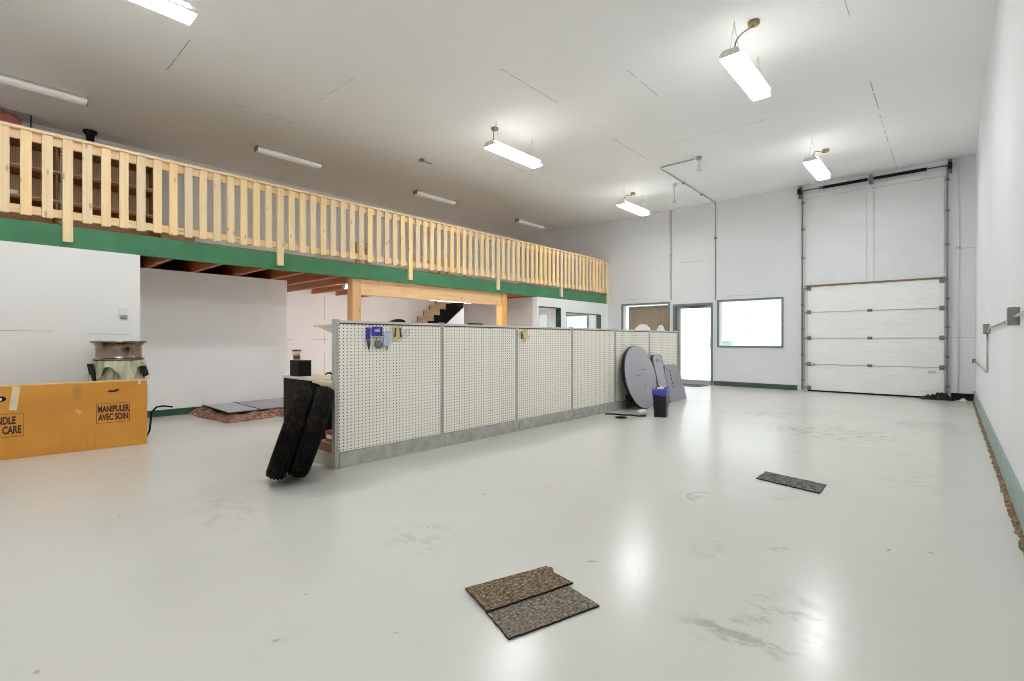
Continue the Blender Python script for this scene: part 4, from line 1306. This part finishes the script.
b.lathe(pr, 64, closed=True); b.build('rim_barrel', 'alloy', t)
b = MB()
b.lathe([(0.0001, .03), (.07, .03), (.075, .045), (.07, .06), (.03, .065), (.03, .05), (0.0001, .05)], 24)
for k_ in range(6):
    b.box(.065, .20, -.028, .028, .032, .058, .006, Matrix.Rotation(k_ * PI / 3, 4, 'Z'))
b.build('spokes', 'alloy', t)
# loose black cable end by the carton corner
b = MB(); b.tube([(0, 0, .008), (0, .06, .008), (-.01, .10, .1), (-.02, .12, .30), (-.02, .17, .36), (-.03, .24, .365), (-.03, .33, .345)], .011, 6)
o = b.build('black_cable', 'black'); o.location = (-6.93, 1.37, 0.004); tag(o, 'black cable end sticking up behind the right end of the carton', 'cable')

# ------------------------------------------------------------------ far end of the gondola: boards, disc, bin
disc_r = .53
t = thing('round_tabletop', 'round grey tabletop leaning on its edge against the pegboard', 'tabletop', (0, 0, 0))
b = MB(); b.lathe([(0.0001, .0), (disc_r - .004, 0), (disc_r, .003), (disc_r, .006)], 72); 
b.build('laminate_face', 'disc', t)
b = MB(); b.lathe([(disc_r + .001, .0062), (disc_r + .001, .062), (disc_r - .02, .066), (0.0001, .066)], 72); b.build('edge_and_back', 'disc_edge', t)
b = MB(); b.box(-.2, .2, -.04, .04, .0665, .085, .004); b.box(-.04, .04, -.2, -.0405, .0665, .085, .004); b.box(-.04, .04, .0405, .2, .0665, .085, .004); b.build('base_mount', 'black', t)
b = MB(); b.box(.02, .44, -.46, -.26, .0665, .125, .006); b.tube([(.05, -.36, .10), (.30, .05, .10)], .02, 8); b.build('leg_and_shadow_fill', 'black', t)  # black folded base, shaped to fill the dark shadow behind the tabletop
for (a, c_, ln) in ((-.13, .12, .13), (.10, .02, .13), (-.08, -.15, .10)):
    b = MB(); b.box(a - ln / 2, a + ln / 2, c_ - .005, c_ + .005, -.0012, -.0002); b.build('scratch_mark', 'grey_dark', t)
tilt = math.radians(12)
# face normal looks to +X and up; local Z (thickness) points towards the gondola
nz = Vector((-math.cos(tilt), 0, -math.sin(tilt)))
upd = Vector((-math.sin(tilt), 0, math.cos(tilt)))
ydir = upd.cross(nz) * -1
rotm = Matrix((nz.cross(upd) * -1, upd, nz))
xa = upd.cross(nz)
rotm = Matrix((xa, upd, nz)).transposed()
t.matrix_world = Matrix.Translation(Vector((-3.79, 7.66, 0.012)) + upd * disc_r) @ rotm.to_4x4()

t = thing('running_board', 'long grey moulded board leaning on pegboard behind the black bin', 'board', (-3.80, 8.42, 0.0))
b = MB()
pts = [(-.19, .012), (.16, .012), (.20, .35), (.22, .75), (.20, .86), (.15, .905), (-.12, .905), (-.19, .86), (-.21, .75)]
b.prism(pts, 'X', -.035, 0); b.build('shell', 'grey_dark', t)
b = MB(); b.prism([(p[0] * .80, .03 + p[1] * .955) for p in pts], 'X', .0005, .008); b.build('tread_face', 'grey_light', t)
for i in range(5):
    b = MB(); b.box(.0085, .011, -.06 + .03 * i - .01, -.06 + .03 * i + .01, .77 + .03 * (i % 2), .80 + .03 * (i % 2), .002); b.build('grip_stud', 'grey_dark', t)
t.rotation_euler = (0, -math.radians(13), 0)
t = thing('grey_panel', 'angled grey panel with slots leaning at the far pegboard end', 'panel', (-3.83, 9.03, 0.0))
b = MB()
b.prism([(-.36, .012), (.38, .012), (.36, .30), (.26, .66), (.14, .70), (-.28, .70), (-.36, .5)], 'X', -.02, 0); b.build('plate', 'grey_board', t)
for i in range(5):
    b = MB(); b.box(.0005, .002, -.13, -.105, .26 + i * .075, .30 + i * .075); b.build('slot', 'black', t)
t.rotation_euler = (0, -math.radians(13), 0)

t = thing('waste_bin', 'black waste bin with blue bag liner standing before the grey tabletop', 'bin', (-3.26, 7.03, 0), math.radians(12))
b = MB()
hw, hd, hh = .125, .10, .40
def taper(z): return .82 + .18 * z / hh
def ringv(z, s=1.0, r=.03):
    out = []
    for cx, cy, a0 in ((1, 1, 0), (-1, 1, 90), (-1, -1, 180), (1, -1, 270)):
        for k_ in range(4):
            a = math.radians(a0 + k_ * 30)
            out.append(((hd - r) * cx * taper(z) * s + r * math.cos(a), (hw - r) * cy * taper(z) * s + r * math.sin(a), z))
    return out
def loft(b, rings, cap0=True, cap1=False):
    vs = [[b.bm.verts.new(p) for p in r] for r in rings]
    n = len(vs[0])
    for a, c_ in zip(vs, vs[1:]):
        for k_ in range(n):
            f = b.bm.faces.new((a[k_], a[(k_ + 1) % n], c_[(k_ + 1) % n], c_[k_])); f.smooth = True
    if cap0: b.bm.faces.new(list(reversed(vs[0])))
    if cap1: b.bm.faces.new(vs[-1])
loft(b, [ringv(.001), ringv(.2), ringv(.385), ringv(.385, 1.06), ringv(.40, 1.06), ringv(.40, .96), ringv(.03, .94)], True, True)
b.build('bin_body', 'black_gloss', t)
b = MB()
rg = []
for q, (z, s) in enumerate(((.325, 1.10), (.36, 1.12), (.40, 1.13), (.425, 1.08), (.41, 1.0), (.36, .93))):
    r_ = ringv(min(z, .40), s)
    rg.append([(p[0] * (1 + .03 * math.sin(k_ * 2.3 + q)), p[1] * (1 + .03 * math.cos(k_ * 1.7 + q)), z + .012 * math.sin(k_ * 1.9 + q)) for k_, p in enumerate(r_)])
loft(b, rg, False, False); b.build('bag_liner', 'blue_bag', t)
for i, (dx, dy, s, m) in enumerate(((.02, -.03, .05, 'orange'), (-.02, .04, .055, 'white_bag'), (.0, .0, .05, 'tape'))):
    b = MB(); b.lathe([(0.0001, -s), (s * .8, -s * .6), (s, 0), (s * .7, s * .6), (0.0001, s * .8)], 14, Matrix.Translation((dx, dy, .385 + .012 * i)), fn=lambda a, z: 1 + .15 * math.sin(4 * a + z * 60))
    b.build('rubbish', m, t)
b = MB(); b.lathe([(0.0001, 0.001), (.075, .001), (.085, .006), (.08, .014), (0.0001, .016)], 24); o = b.build('rubber_disc', 'black'); o.location = (-3.64, 6.50, 0); tag(o, 'black round rubber disc lying on floor by the pegboard base', 'disc')
b = MB(); pts = [(-3.98, 6.62, .011), (-3.86, 6.72, .011), (-3.72, 6.70, .011), (-3.62, 6.80, .011), (-3.50, 6.76, .011), (-3.42, 6.86, .011)]
b.tube(pts, .011, 6); o = b.build('floor_cable', 'black'); tag(o, 'black cable snaking along floor from pegboard to the bin', 'cable')
b = MB(); b.lathe([(0.0001, 0), (.05, .0), (.075, .03), (.06, .065), (.02, .08), (0.0001, .082)], 18, fn=lambda a, z: 1 + .22 * math.sin(5 * a + z * 80) + .1 * math.sin(9 * a)); o = b.build('crumpled_paper', 'white_frame'); o.location = (-3.56, 7.02, 0.001); tag(o, 'crumpled grey and white paper on floor left of the bin', 'paper')

# ------------------------------------------------------------------ mats on the floor
def mat_piece(name, pts, z0, th, m, lab, rag=.006):
    """flat mat with a slightly ragged edge from floor corner points"""
    rr = random.Random(len(lab))
    out = []
    n = len(pts)
    for i in range(n):
        a, c_ = Vector(pts[i]), Vector(pts[(i + 1) % n])
        k_ = max(2, int((c_ - a).length / .03))
        nrm = Vector((c_.y - a.y, a.x - c_.x)).normalized()
        for q in range(k_):
            p = a.lerp(c_, q / k_)
            if q: p = p + nrm * rr.uniform(-rag, rag)
            out.append((p.x, p.y))
    b = MB(); b.prism(out, 'Z', z0, z0 + th)
    for f in b.bm.faces:
        pass
    o = b.build(name, [m, 'mat_black'])
    for p in o.data.polygons:
        if abs(p.normal.z) < .5: p.material_index = 1
    return tag(o, lab, 'mat')
mat_piece('floor_mat', [(-1.462, 1.474), (-1.328, 1.880), (-1.130, 1.832), (-1.262, 1.398)], .0008, .009, 'mat_grey', 'grey flecked mat piece on floor in front, nearest the camera', .0022)
mat_piece('floor_mat', [(-1.655, 1.536), (-1.512, 1.955), (-1.478, 1.962), (-1.44, 1.925), (-1.316, 1.905), (-1.445, 1.466)], .0102, .009, 'mat_brown', 'brown flecked mat piece overlapping the grey mat piece in front', .0022)
mat_piece('floor_mat', [(-1.205, 4.39), (-1.205, 4.66), (-.735, 4.555), (-.735, 4.27)], .0008, .009, 'mat_dark', 'narrow dark grey mat strip lying alone on the open floor', .006)
